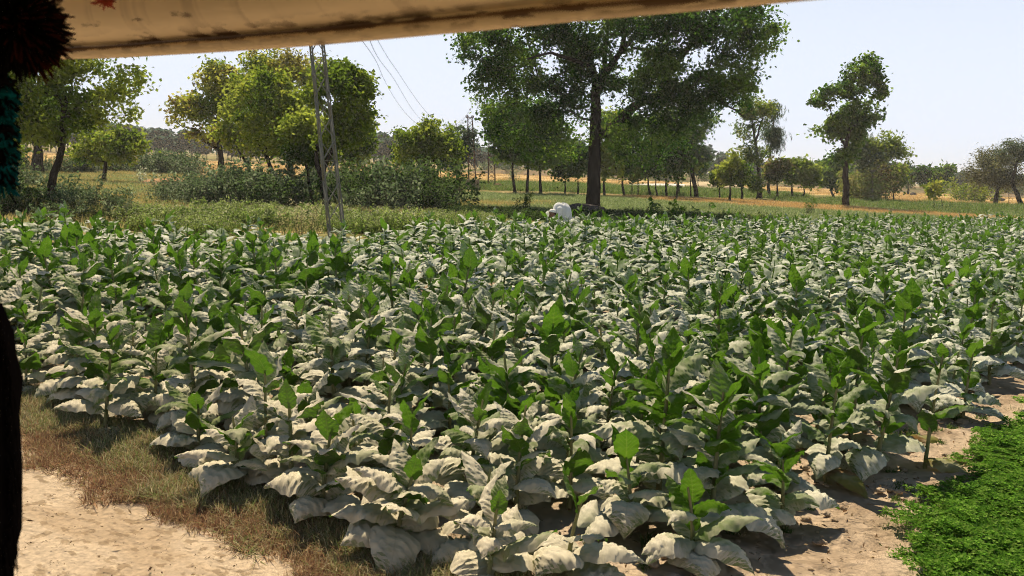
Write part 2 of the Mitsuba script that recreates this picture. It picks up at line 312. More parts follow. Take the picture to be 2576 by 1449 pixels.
# things hanging inside the window
def yarn(n, fn, rng, segs=5):
    ms = []
    for _ in range(n):
        pts, r = fn(rng); ms.append(tube(pts, r, 4, False))
    return cat_mesh(ms)
rg = np.random.default_rng(11)
for k, c in dict(black_yarn=(.006, .005, .005), red_yarn=(.04, .010, .006), teal_yarn=(.004, .075, .085), orange_yarn=(.30, .06, .04)).items():
    scene[k] = {'type': 'twosided', 'b': {'type': 'diffuse', 'reflectance': rgb(*c)}}
pom = thing('yarn_pompom', 'black and dark red yarn pompom hanging at the top left corner', 'pompom')
PC = at(38, 60, .78)
def pom_strand(R, spread):
    def fn(rng):
        d = rng.normal(size=3); d /= np.linalg.norm(d); L = R * rng.uniform(.75, 1.15)
        t = np.linspace(.15, 1, 5)[:, None]
        p = PC + d * L * t + np.array([0, 0, -1]) * (t ** 2) * L * .25 * rng.uniform(0, 1) + rng.normal(size=3) * .004 * t
        return p, np.linspace(.0014, .0006, 5)
    return fn
core = blob(.024, .024, .026, rg, .1); part(pom, 'core', (core[0] + PC, core[1]), 'black_yarn')
part(pom, 'black_strands', yarn(2600, pom_strand(.036, 1), rg), 'black_yarn', kind='stuff')
def red_strand(rng):
    d = rng.normal(size=3); d = d / np.linalg.norm(d); d[0] = abs(d[0]) * .6 + .35; d[2] = d[2] * .7 - .25; d /= np.linalg.norm(d)
    L = .040 * rng.uniform(.85, 1.15); t = np.linspace(.3, 1, 5)[:, None]
    return PC + d * L * t + np.array([rng.normal() * .004, 0, -.012 * rng.uniform(0, 1)]) * t ** 2, np.linspace(.0014, .0007, 5)
part(pom, 'red_strands', yarn(170, red_strand, rg), 'red_yarn', kind='stuff', label='dark red strands along the right side')
part(pom, 'orange_tuft', yarn(40, lambda r: ((at(262, 4, .76) + np.linspace(0, 1, 4)[:, None] * (r.normal(size=3) * np.array([.006, .004, .003]))), .0008), rg), 'orange_yarn', label='bright orange tuft against the rail')
part(pom, 'cord', tube([PC, PC + [0, .005, .05], PC + [.002, .01, .11]], .003, 6), 'black_yarn')
tas = thing('turquoise_tassel', 'turquoise and black yarn tassel hanging at the left edge below the pompom', 'tassel')
for k in range(9):
    c = at(2 + 3 * math.sin(k * 1.7), 205 + k * 31, .80)
    m = blob(.0115 + .0012 * math.sin(k * 2.3), .011, .0062, rg, .22, 2, 3)
    part(tas, 'knot', (m[0] + c, m[1]), 'teal_yarn' if k % 2 else 'black_yarn', smooth=True)
def teal_strand(rng):
    k = rng.uniform(0, 8.6); c = at(2 + 3 * math.sin(k * 1.7), 205 + k * 31, .80); d = rng.normal(size=3) * [1, 1, .35]; d /= np.linalg.norm(d)
    return c + d * np.linspace(.004, .0155 * rng.uniform(.7, 1.1), 4)[:, None] + np.array([0, 0, -.006]) * np.linspace(0, 1, 4)[:, None] ** 2, .0009
part(tas, 'yarn_strands', yarn(420, teal_strand, rg), 'teal_yarn', kind='stuff')
part(tas, 'black_strands', yarn(420, teal_strand, rg), 'black_yarn', kind='stuff')
part(tas, 'cord', tube([at(6, 110, .80), at(3, 300, .80), at(2, 460, .80)], .0022, 6), 'black_yarn')
fr = thing('black_hair_tassel', 'black hairy tassel filling the left edge in front of the dirt road', 'tassel')
HY = .72
EDGE = [(4, 770), (14, 850), (28, 900), (37, 960), (36, 1050), (36, 1180), (44, 1250), (36, 1330), (24, 1400), (14, 1480), (8, 1560)]
body = []
for (x, y) in EDGE:
    body.append((at(x - 66, y, HY), .025 if y > 800 else .018))
body[0] = (at(-62, 770, HY), .021)
part(fr, 'body', tube([b[0] for b in body], [b[1] * (.93 + .1 * (k % 2)) for k, b in enumerate(body)], 18), 'black_yarn', smooth=True)
def hair(rng):
    k = rng.uniform(.3, 9.5); i = int(k); t = k - i
    c = np.array(EDGE[i]) * (1 - t) + np.array(EDGE[i + 1]) * t; x0, y0 = c
    w = rng.uniform(-16, 3) ; L = rng.uniform(60, 150)
    if 1200 < y0 + L < 1300 and rng.uniform() < .3: w += rng.uniform(2, 16)
    q = [at(x0 + w - 8, y0, HY + rng.uniform(-.02, .005)), at(x0 + w - 3, y0 + L * .5, HY - .005), at(x0 + w + rng.uniform(-4, 5), y0 + L, HY)]
    return np.array(q), [.0006, .0005, .0002]
part(fr, 'hair_strands', yarn(900, hair, rg), 'black_yarn', kind='stuff')
part(fr, 'cord', tube([at(-62, 780, HY), at(-64, 500, HY), at(-66, 100, HY + .02)], .003, 6), 'black_yarn')

# ------------------------------------------------------------------ tobacco plants
def leaf_mesh(L, Wd, az, e0, e1, rng, k, nt=22, ns=4, base=(0, 0, 0), fold=.25, droop=.5, twist=0.0, pw=1.2, wav=1.0):
    """One leaf: an arched midrib, a blade with a fold, sagging and wavy margins, puckers between the side veins. k: dust step in uv."""
    t = np.linspace(0, 1, nt + 1); th = e0 + (e1 - e0) * t ** pw
    dl = L / nt; cx = np.concatenate([[0], np.cumsum(np.cos((th[1:] + th[:-1]) / 2))]) * dl; cz = np.concatenate([[0], np.cumsum(np.sin((th[1:] + th[:-1]) / 2))]) * dl
    w = Wd * .5 * (np.sin(np.pi * np.clip(t, 0, 1) ** .78) ** .9) * (1.06 - .12 * t) + .010 * (1 - t) * L / .3
    w[-1] = .002
    s = np.linspace(-1, 1, 2 * ns + 1); S, TT = np.meshgrid(s, t)
    w2 = w[:, None] * (1 + .05 * wav * np.sin(TT * 23 + rng.uniform(0, 6)) + .04 * wav * np.sin(TT * 41 + S * 2 + rng.uniform(0, 6)))
    aS = np.abs(S); ph = rng.uniform(0, 6, 6)
    y = S * w2 * (1 - .16 * droop * aS)
    h = w2 * aS * fold - w2 * aS ** 2 * (fold + droop) * (.45 + .55 * TT)
    h += wav * .07 * Wd * aS ** 2 * np.sin(TT * (13 + 3 * np.sin(ph[0])) + ph[1] + np.sign(S) * ph[2]) + wav * .03 * Wd * aS ** 2 * np.sin(TT * 29 + ph[3] + np.sign(S) * ph[4])
    h += .075 * Wd * np.cos((TT - aS * .20) * 8 * 2 * np.pi) * aS ** .5 * (1.02 - aS) ** .6 * np.sin(np.pi * TT) ** .5
    h += .06 * Wd * (meshkit.fbm(np.stack([S * 2.2 + ph[0] * 9, TT * 6, TT * 0 + ph[5] * 7], -1), 3) - .5)
    nx, nz = -np.sin(th)[:, None], np.cos(th)[:, None]
    X = cx[:, None] + nx * h; Z = cz[:, None] + nz * h
    side = twist * TT ** 2 * L + .04 * L * np.sin(TT * 3 + ph[4])
    Y = y + side
    c, q = math.cos(az), math.sin(az)
    V = np.stack([X * c - Y * q, X * q + Y * c, Z], -1).reshape(-1, 3) + np.asarray(base)
    m = 2 * ns + 1; i, j = np.meshgrid(np.arange(nt), np.arange(2 * ns), indexing='ij')
    quad = np.stack([i * m + j, (i + 1) * m + j, (i + 1) * m + j + 1, i * m + j + 1], -1).reshape(-1, 4)
    uv = np.stack([S * .48 + .5 + k, TT], -1).reshape(-1, 2)
    return V, np.vstack([quad[:, [0, 1, 2]], quad[:, [0, 2, 3]]]), uv

def tobacco(rng, lod=0, height=None, top='mid', lower=5, mid=6, yellow=0):
    H = height or rng.uniform(.48, .68); nt, ns = ((34, 4), (10, 2))[lod]
    lean = rng.normal(size=2) * .03
    axis = lambda z: np.array([lean[0] * (z / H) ** 2, lean[1] * (z / H) ** 2, z])
    stem = tube([axis(z) for z in np.linspace(-.04, H, 7)], np.linspace(.016, .006, 7), (7, 4)[lod])
    leaves, az = [], rng.uniform(0, 6.28)
    def add(L, Wd, z, e0, e1, k, **kw):
        nonlocal az
        az += 2.4 + rng.normal() * .22
        leaves.append(leaf_mesh(L, Wd, az, math.radians(e0), math.radians(e1), rng, k, nt, ns, axis(z), **kw))
    for i in range(lower):
        z = H * (.08 + .26 * i / max(lower, 1)) + rng.uniform(0, .03); yl = 12 if i < yellow else 7 + int(rng.integers(0, 4))
        add(rng.uniform(.32, .43), rng.uniform(.20, .28), z, rng.uniform(22, 58), rng.uniform(-92, -42), yl, fold=.2, droop=rng.uniform(.35, .8), wav=rng.uniform(.15, .6), twist=rng.normal() * .12)
    for i in range(mid):
        z = H * (.34 + .46 * i / max(mid, 1))
        add(rng.uniform(.25, .40) * (1 - .22 * i / mid), rng.uniform(.12, .19) * (1 - .22 * i / mid), z, rng.uniform(28, 76 - 8 * lod), rng.uniform(-60, 40 - 30 * lod), (2 if lod == 0 else 3) + int(rng.integers(0, 8 - lod)), fold=.3, droop=rng.uniform(.35, .75), twist=rng.normal() * .14)
    nu = dict(mid=2, tall=4, low=1, big=2)[top] if lod == 0 else dict(mid=1, tall=3, low=0, big=1)[top]
    for i in range(nu):
        z = H * (.80 + .20 * i / nu); sc = (1.35 if top == 'big' else 1.0) * rng.uniform(.75, 1.1)
        e0 = rng.uniform(48, 84)
        add(.215 * sc * (1 - .08 * i), .098 * sc * rng.uniform(.8, 1.15), z, e0, e0 - rng.uniform(2, 40), int(rng.integers(0, 6)), fold=rng.uniform(.2, .5), droop=rng.uniform(0, .25), twist=rng.normal() * .08, pw=1.5)
    return stem, leaves
def leaf_ply(m): return mikit.ply((m[0], m[1]), 'tobacco_leaf', smooth=True, uv=m[2])

def is_ok(x, y, w): return w > 0
rg = np.random.default_rng(21)
KINDS = []
for k in range(18):
    top = ['mid', 'low', 'mid', 'tall', 'low', 'big'][k % 6]
    st, lv = tobacco(rg, 0, rg.uniform(.44, .70) + (.12 if top in ('tall', 'big') else 0), top, lower=int(rg.integers(4, 6)), mid=int(rg.integers(8, 12)))
    d = {'type': 'shapegroup', 'stem': mikit.ply(st, 'tobacco_stem', smooth=True)}
    for i, m in enumerate(lv): d['leaf' if i == 0 else f'leaf_{i:03d}'] = leaf_ply(m)
    scene[f'tobacco_kind_{k:03d}'] = d; KINDS.append((f'tobacco_kind_{k:03d}', top))
FARK = []
for k in range(8):
    top = ['mid', 'tall', 'low', 'big'][k % 4]
    st, lv = tobacco(rg, 1, rg.uniform(.50, .66) + (.1 if top in ('tall', 'big') else 0), top, lower=3, mid=10)
    V, Fc, UV, o = [], [], [], 0
    st = (st[0], st[1], np.full((len(st[0]), 2), .5))
    for m in [st] + lv: V.append(m[0]); Fc.append(m[1] + o); UV.append(m[2]); o += len(m[0])
    scene[f'far_tobacco_{k:03d}'] = {'type': 'shapegroup', 'crop': mikit.ply((np.vstack(V), np.vstack(Fc)), 'tobacco_leaf', smooth=True, uv=np.vstack(UV))}
    FARK.append(f'far_tobacco_{k:03d}')

# plants the photo shows singly, each with a build of its own: base pixel, height, kind of top
HERO = [
    # px, py, H, top, lower, mid, yellow, rz, label
    (392, 1062, .60, 'big', 6, 5, 0, 1.1, 'dusty tobacco plant with bare lower stem and curled upright top leaves beside the grass verge'),
    (668, 1168, .66, 'big', 5, 6, 0, .3, 'tobacco plant with two large upright grey leaves, second from the left along the verge'),
    (890, 1180, .42, 'low', 6, 4, 0, 2.2, 'low tobacco plant with broad sagging tan leaves at the verge left of centre'),
    (1130, 1120, .60, 'big', 4, 6, 0, .9, 'tobacco plant with one big upright backlit green leaf near the verge at centre'),
    (1305, 1235, .52, 'tall', 5, 5, 0, 2.0, 'tobacco plant with a fan of three upright dark green leaves at bottom centre'),
    (1432, 1285, .62, 'mid', 4, 4, 0, 4.2, 'tobacco plant on a long bare stem with a round shadow on its green top leaf'),
    (1210, 1400, .45, 'low', 6, 4, 0, .6, 'stunted tobacco plant with small curled tan leaves in the bottom edge of the field'),
    (1425, 1462, .44, 'big', 4, 3, 0, 3.2, 'tobacco plant with a single tall green leaf at the bottom edge of the photo'),
    (1585, 1345, .46, 'big', 5, 6, 0, 1.9, 'tobacco plant with a notched bright green top leaf near the bottom edge'),
    (1740, 1420, .42, 'low', 6, 5, 0, 4.4, 'low tobacco plant with wide drooping leaves beside the bare soil at bottom right'),
    (1965, 1330, .40, 'mid', 3, 4, 0, 5.1, 'small thin tobacco plant with narrow leaves standing alone on the bare soil'),
    (2075, 1215, .80, 'tall', 4, 6, 1, .2, 'tall tobacco plant with long bare stalk and yellow green drooping leaves beside the soil'),
    (2325, 1188, .86, 'tall', 2, 5, 2, 2.6, 'tallest tobacco plant at the soil path, with withered yellow leaves at its foot'),
    (2420, 1065, .72, 'mid', 6, 5, 1, 1.4, 'tobacco plant at the far end of the soil path with one yellowed curling leaf'),
    (1285, 985, .84, 'tall', 4, 6, 0, 1.0, 'tall tobacco plant with narrow upright green leaves fanned like a star, mid field'),
    (985, 1050, .66, 'big', 5, 6, 0, 5.0, 'tobacco plant with a crown of broad green leaves left of the middle of the field'),
]
placed = []
for (px, py, Hh_, top, lo, mi_, yl, rz, lab) in HERO:
    r = np.random.default_rng(int(px * 7 + py)); st, lv = tobacco(r, 0, Hh_, top, lo, mi_, yl)
    key = thing('tobacco_plant', lab, 'tobacco plant', 'tobacco plants in the dusty field'); p = gnd(px, py); M = mat(p, rz); placed.append(p[:2])
    mv = lambda m: (np.asarray(m[0]) @ M[:3, :3].T + p, m[1])
    part(key, 'stem', mv(st), 'tobacco_stem', True)
    for i, m in enumerate(lv):
        part(key, 'leaf', mv(m), 'tobacco_leaf', True, uv=m[2], label='withered yellow lower leaf' if i < yl else None)
placed = np.array(placed)
FIELD = [(30, 3.08), (20, 3.08), (18, 7.7), (13.2, 11.6), (14.2, 17.6), (10.6, 34), (6.2, 50), (.2, 50), (.5, 16), (.95, 12), (1.35, 9.2), (1.48, 5.6), (1.85, 4.0), (2.3, 3.08), (4, 3.08), (9, 3.08)]
from shapely.geometry import Polygon, Point
from shapely.prepared import prep
FP = prep(Polygon(FIELD))
cand = []
rows = np.arange(3.20, 50, .62)
for ri, b in enumerate(rows):
    a = .2 + (ri % 2) * .3
    while a < 22:
        aa, bb = a + rg.normal() * .07, b + rg.normal() * .075; a += .47 + rg.normal() * .05
        if not FP.contains(Point(aa, bb)) or rg.uniform() < .03: continue
        p = ab(aa, bb); x, y, w = proj(p + [0, 0, .45])
        if w < 1 or not (-330 < x < 2900 and y < 1560): continue
        if np.min(np.hypot(*(placed - p[:2]).T)) < .33: continue
        cand.append((w, p))
have = np.array([c[1][:2] for c in cand] + [q for q in placed])
for _ in range(5000):
    aa, bb = rg.uniform(1.7, 12), rg.uniform(3.05, 8.5); p = ab(aa, bb)
    if not FP.contains(Point(aa, bb)) or np.min(np.hypot(*(have - p[:2]).T)) < .37: continue
    x, y, w = proj(p + [0, 0, .45])
    if w < 1 or not (-330 < x < 2900 and y < 1560): continue
    have = np.vstack([have, p[:2]]); cand.append((w, p))
cand.sort(key=lambda c: c[0])
NEAR = 300 - len(HERO)
FIELD_LABEL = dict(mid='dusty tobacco plant with two upright green top leaves in the crowded rows of the field', tall='taller tobacco plant with a narrow spray of green top leaves in the crowded rows', low='low dusty tobacco plant without upright top leaves among the crowded rows', big='tobacco plant with broad upright green top leaves among the crowded rows')
for i, (w, p) in enumerate(cand):
    z = -.02 if w < 12 else .0
    M = mat(p + [0, 0, z], rg.uniform(0, 6.28), rg.uniform(.85, 1.30) if i < NEAR else (rg.uniform(.98, 1.25) if abs(p[0] - 1.2) < 3 and 17 < w < 25 else rg.uniform(.84, 1.2)), rg.normal(size=2) * .08)
    if i < NEAR:
        k = KINDS[int(rg.integers(len(KINDS)))]
        key = thing('tobacco_plant', FIELD_LABEL[k[1]], 'tobacco plant', 'tobacco plants in the dusty field'); copy(key, k[0], M)
    else:
        copy(f'tobacco_crop__{i:03d}', FARK[int(rg.integers(len(FARK)))], M)
labels['tobacco_crop'] = {'label': 'far rows of dusty tobacco merging into one leafy mass before the trees', 'category': 'tobacco crop', 'kind': 'stuff'}
print('tobacco', len(HERO), len(cand), 'near limit', cand[min(NEAR, len(cand) - 1)][0])

# ------------------------------------------------------------------ grass, clover, litter
def blades(n, area, hgt, wid, cols, rng, bend=.5, nseg=2, clump=0):
    """n grass blades over a square; each a narrow bent strip."""
    c = rng.uniform(-area / 2, area / 2, (n, 2))
    if clump:
        k = rng.uniform(-area / 2, area / 2, (clump, 2)); c = k[rng.integers(0, clump, n)] + rng.normal(size=(n, 2)) * area * .05
    az = rng.uniform(0, 2 * np.pi, n); h = hgt * rng.uniform(.5, 1.25, n); b = bend * rng.uniform(.1, 1.4, n); ca, sa = np.cos(az), np.sin(az)
    wd = wid * rng.uniform(.6, 1.3, n); faz = az + np.pi / 2 + rng.normal(size=n) * .6
    V, nv = [], nseg * 2 + 1
    for s in range(nseg):
        t = s / nseg
        x, z = h * b * t ** 1.6, h * t * np.sqrt(np.maximum(1 - (b * t * .6) ** 2, .1))
        for sg in (-1, 1):
            q = sg * wd * .5 * (1 - .5 * t); V.append(np.stack([c[:, 0] + ca * x + np.cos(faz) * q, c[:, 1] + sa * x + np.sin(faz) * q, z], -1))
    x, z = h * b, h * np.sqrt(np.maximum(1 - (b * .6) ** 2, .1)); V.append(np.stack([c[:, 0] + ca * x, c[:, 1] + sa * x, z], -1))
    V = np.stack(V, 1); f = []
    for s in range(nseg - 1): f += [[2 * s, 2 * s + 1, 2 * s + 3], [2 * s, 2 * s + 3, 2 * s + 2]]
    f.append([2 * nseg - 2, 2 * nseg - 1, 2 * nseg])
    f = (np.array(f)[None] + (np.arange(n) * nv)[:, None, None]).reshape(-1, 3)
    cols = np.asarray(cols); c1 = cols[rng.integers(0, len(cols), n)] * rng.uniform(.75, 1.25, (n, 1))
    return V.reshape(-1, 3), f, np.repeat(c1, nv, 0)
def patch_group(name, m, bsdf='grass_blade'):
    scene[name] = {'type': 'shapegroup', 'mass': mikit.ply((m[0], m[1]), bsdf, color=m[2])}
rg = np.random.default_rng(31)
# dry verge between road and field: rusty towards the road, greener towards the field
RUST = [(.30, .17, .09), (.40, .25, .14), (.17, .085, .05), (.50, .38, .23), (.30, .26, .11), (.24, .13, .08)]
STRAW = [(.46, .41, .23), (.32, .30, .13), (.24, .27, .10), (.52, .46, .29), (.16, .22, .06), (.34, .22, .12)]
for k in range(3):
    patch_group(f'rust_patch_{k}', blades(2000, .44, .075, .0055, RUST, rg, 1.3, 2))
    patch_group(f'straw_patch_{k}', blades(1300, .44, .10, .0055, STRAW, rg, 1.1, 3))
n = 0
for a in np.arange(-1.5, 9, .17):
    for b in np.arange(2.74, 3.18, .11):
        p = ab(a + rg.normal() * .05, b + rg.normal() * .04)
        x, y, w = proj(p)
        if w < .5 or not (-200 < x < 1500 and y < 1600): continue
        edge = .05 * math.sin(a * 2.1) + .03 * math.sin(a * 5.3 + 1) + .03 * math.sin(a * 13)
        if b < 2.73 + edge or (b > 3.10 and rg.uniform() < .5): continue
        f = (b - 2.72) / .42 + rg.normal() * .13
        g = 'rust_patch' if f < .52 else 'straw_patch'; n += 1
        copy(f'verge_grass__{n:03d}', f'{g}_{int(rg.integers(3))}', mat(p + [0, 0, -.015], rg.uniform(0, 6.28), rg.uniform(.8, 1.2), sz=rg.uniform(.7, 1.25)))
labels['verge_grass'] = {'label': 'dry rusty and green grass verge between the sandy road and the tobacco', 'category': 'grass', 'kind': 'stuff'}
# clover
def clover(nl, area, rng):
    P = rng.uniform(-area / 2, area / 2, (nl, 2)); hgt = .05 + .07 * meshkit.fbm(np.column_stack([P * 7, P[:, 0] * 0]), 3) + rng.uniform(0, .03, nl)
    V, C = [], []
    cols = np.array([(.12, .27, .03), (.17, .34, .04), (.24, .39, .07), (.085, .20, .024)])
    n3 = np.repeat(np.arange(nl), 3); az = np.repeat(rng.uniform(0, 6.28, nl), 3) + np.tile([0, 2.09, 4.19], nl) + rng.normal(size=3 * nl) * .15
    L = np.repeat(rng.uniform(.017, .029, nl), 3); Wd = L * rng.uniform(.65, .85, 3 * nl); up = rng.uniform(-.35, .6, 3 * nl)
    d = np.stack([np.cos(az) * np.cos(up), np.sin(az) * np.cos(up), np.sin(up)], -1); s = np.stack([-np.sin(az), np.cos(az), az * 0], -1)
    tilt = np.repeat(rng.normal(size=(nl, 3)) * .25, 3, 0); s = s + tilt; s /= np.linalg.norm(s, axis=1, keepdims=True)
    o = np.column_stack([P, hgt])[n3]
    up3 = np.array([0, 0, 1.0])
    V = np.stack([o, o + d * (L * .55)[:, None] + s * (Wd * .5)[:, None] + up3 * (Wd * .18)[:, None], o + d * L[:, None], o + d * (L * .55)[:, None] - s * (Wd * .5)[:, None] + up3 * (Wd * .18)[:, None]], 1)
    f = (np.array([[0, 1, 2], [0, 2, 3]])[None] + (np.arange(3 * nl) * 4)[:, None, None]).reshape(-1, 3)
    c = cols[rng.integers(0, 4, nl)] * rng.uniform(.8, 1.2, (nl, 1))
    C = np.repeat(c[n3], 4, 0); V = V.reshape(-1, 3)
    st = blades(nl // 2, area, .09, .003, [(.07, .15, .03)], rng, .3, 2)
    return cat_mesh([(V, f, C), st])
for k in range(4): patch_group(f'clover_patch_{k}', clover(620, .44, rg), 'foliage')
CLOVER = prep(Polygon([tuple(gnd(x, y)[:2]) for x, y in ((2285, 1470), (2237, 1380), (2298, 1311), (2372, 1258), (2446, 1231), (2433, 1149), (2529, 1088), (2590, 1050), (3100, 900), (3300, 1700), (2400, 1750))]).buffer(-.14))
n = 0
for a in np.arange(-2.5, 1.6, .2):
    for b in np.arange(2.4, 9.0, .2):
        q = (a + rg.normal() * .04, b + rg.normal() * .04); p = ab(*q); x, y, w = proj(p)
        if w < .5 or not (1800 < x < 2760 and y < 1620): continue
        if not CLOVER.contains(Point(p[0], p[1])): continue
        n += 1; copy(f'clover_crop__{n:03d}', f'clover_patch_{int(rg.integers(4))}', mat(p + [0, 0, .0], rg.uniform(0, 6.28), rg.uniform(.85, 1.2), sz=rg.uniform(.6, 1.3)))
labels['clover_crop'] = {'label': 'dense bright green clover crop in the bottom right corner', 'category': 'clover', 'kind': 'stuff'}
# small weeds and litter on the soil
def litter(n, rng, a0, a1, b0, b1, cols, size, z=.02, fn=None):
    ms = []; P = np.column_stack([rng.uniform(a0, a1, n), rng.uniform(b0, b1, n)])
    if fn: P = P[[fn(*p) for p in P]]; n = len(P)
    q = np.array([ab(a, b, z) for a, b in P]); az = rng.uniform(0, 6.28, n); L = size * rng.uniform(.4, 1.6, n); w = L * rng.uniform(.1, .5, n); up = rng.normal(size=n) * .3
    d = np.stack([np.cos(az), np.sin(az), up], -1); s = np.stack([-np.sin(az), np.cos(az), rng.normal(size=n) * .3], -1)
    V = np.stack([q - d * (L / 2)[:, None], q + s * (w / 2)[:, None] + [0, 0, .004], q + d * (L / 2)[:, None], q - s * (w / 2)[:, None]], 1)
    f = (np.array([[0, 1, 2], [0, 2, 3]])[None] + (np.arange(n) * 4)[:, None, None]).reshape(-1, 3)
    c = np.asarray(cols)[rng.integers(0, len(cols), n)] * rng.uniform(.7, 1.2, (n, 1))
    return V.reshape(-1, 3), f, np.repeat(c, 4, 0)
BROWN = [(.20, .13, .07), (.32, .24, .14), (.14, .08, .04), (.42, .33, .2)]
m = cat_mesh([litter(1500, rg, -1, 5, .8, 2.66, [(.12, .08, .05), (.2, .14, .08), (.26, .19, .11)], .013, .014), litter(160, rg, -1, 5, 1.2, 2.66, [(.12, .08, .05), (.3, .22, .13)], .03, .016), litter(2200, rg, -.5, 2.4, 3.1, 9, BROWN, .03, .035), litter(1500, rg, 2, 8, 3.1, 6, BROWN, .035, .03)])
solo('dry_litter', (m[0], m[1]), 'grass_blade', 'scattered dry leaf bits and straw on the road and soil', 'litter', kind='stuff', color=m[2])
def clods(n, rng):
    ms = []
    for _ in range(n):
        a, b = rng.uniform(.55, 2.2), rng.uniform(3.2, 9.5); s = rng.uniform(.010, .034) * (1 if rng.uniform() < .85 else 1.8)
        v, f = blob(s, s * rng.uniform(.6, 1.3), s * .5, rng, .55, 2, 2.2); ms.append((v + ab(a, b, .025), f))
    return cat_mesh(ms)
solo('soil_clods', clods(220, rg), 'soil_mat', 'loose earth clods along the bare soil path', 'clods', smooth=True, kind='stuff')
patch_group('soil_weed', blades(60, .14, .05, .012, [(.08, .14, .03), (.12, .18, .05)], rg, 1.2, 2), 'foliage')
for n in range(70):
    a, b = rg.uniform(.7, 2.4), rg.uniform(3.1, 8.5)
    copy(f'soil_weeds__{n:03d}', 'soil_weed', mat(ab(a, b, .01), rg.uniform(0, 6.28), rg.uniform(.4, 1.1)))
labels['soil_weeds'] = {'label': 'tiny green weeds sprouting on the bare soil path', 'category': 'weeds', 'kind': 'stuff'}

# far grass: cut wheat, green crop, meadow
patch_group('crop_tuft', blades(420, 2.0, .22, .02, [(.19, .25, .09), (.26, .31, .13), (.34, .38, .20), (.15, .22, .07)], rg, .8, 2, 90), 'foliage')
patch_group('stubble_tuft', blades(420, 2.0, .17, .02, [(.58, .42, .17), (.48, .33, .13), (.66, .52, .26), (.38, .25, .10)], rg, .6, 1))
patch_group('meadow_tuft', blades(420, 2.0, .24, .022, [(.46, .38, .16), (.34, .32, .10), (.24, .27, .08), (.54, .44, .21)], rg, .9, 2, 80))
patch_group('crop_grass_tall', blades(420, 2.0, .40, .025, [(.10, .17, .035), (.14, .22, .05), (.24, .26, .10)], rg, .6, 2, 70), 'foliage')
def fill(name, groups, pts, spacing, label, cat, z, seed, cap=1.0, smax=2.2, lim=(-330, 2950)):
    poly = Polygon([tuple(map(float, q)) for q in pts]).buffer(0); pp = prep(poly); x0, y0, x1, y1 = poly.bounds; r = np.random.default_rng(seed); n = 0
    y = y0
    while y < y1:
        sp = spacing * max(1, y / 70); sc = min(sp / 1.45, smax); x = x0 + r.uniform(0, sp)
        while x < x1:
            q = (x + r.normal() * .3 * sp, y + r.normal() * .3 * sp); x += sp
            if not pp.contains(Point(q)): continue
            u, v, w = proj((*q, 0))
            if w < 1 or not lim[0] < u < lim[1] or r.uniform() > cap: continue
            n += 1; copy(f'{name}__{n:04d}', groups[int(r.integers(len(groups)))], mat([q[0], q[1], z], r.uniform(0, 6.28), sc, sz=min(sc, 1.35) * r.uniform(.7, 1.2)))
        y += sp
    labels[name] = {'label': label, 'category': cat, 'kind': 'stuff'}; return n
print('fill', fill('crop_grass', ['crop_tuft'], GREEN, 1.5, 'pale green crop plants covering the field behind the tobacco', 'grass', -.07, 1),
      fill('crop_strip_grass', ['crop_tuft', 'crop_grass_tall'], GREEN2, 1.6, 'green crop plants beyond the golden strip at right', 'grass', -.075, 2),
      fill('row_grass', ['crop_grass_tall'], STRIP2, 1.5, 'taller green grass under the row of young trees', 'grass', -.08, 3),
      fill('golden_stubble', ['stubble_tuft'], GOLD, 1.5, 'golden cut wheat stalks on the strip crossing the field', 'stubble', -.066, 4),
      fill('wheat_stubble', ['stubble_tuft'], STUB, 2.6, 'golden wheat stubble spreading toward the far embankment', 'stubble', -.085, 5, .6),
      fill('meadow_grass', ['meadow_tuft', 'meadow_tuft', 'crop_tuft'], DRY, 1.5, 'dry yellow green meadow grass among the weeds at left', 'grass', -.08, 6))

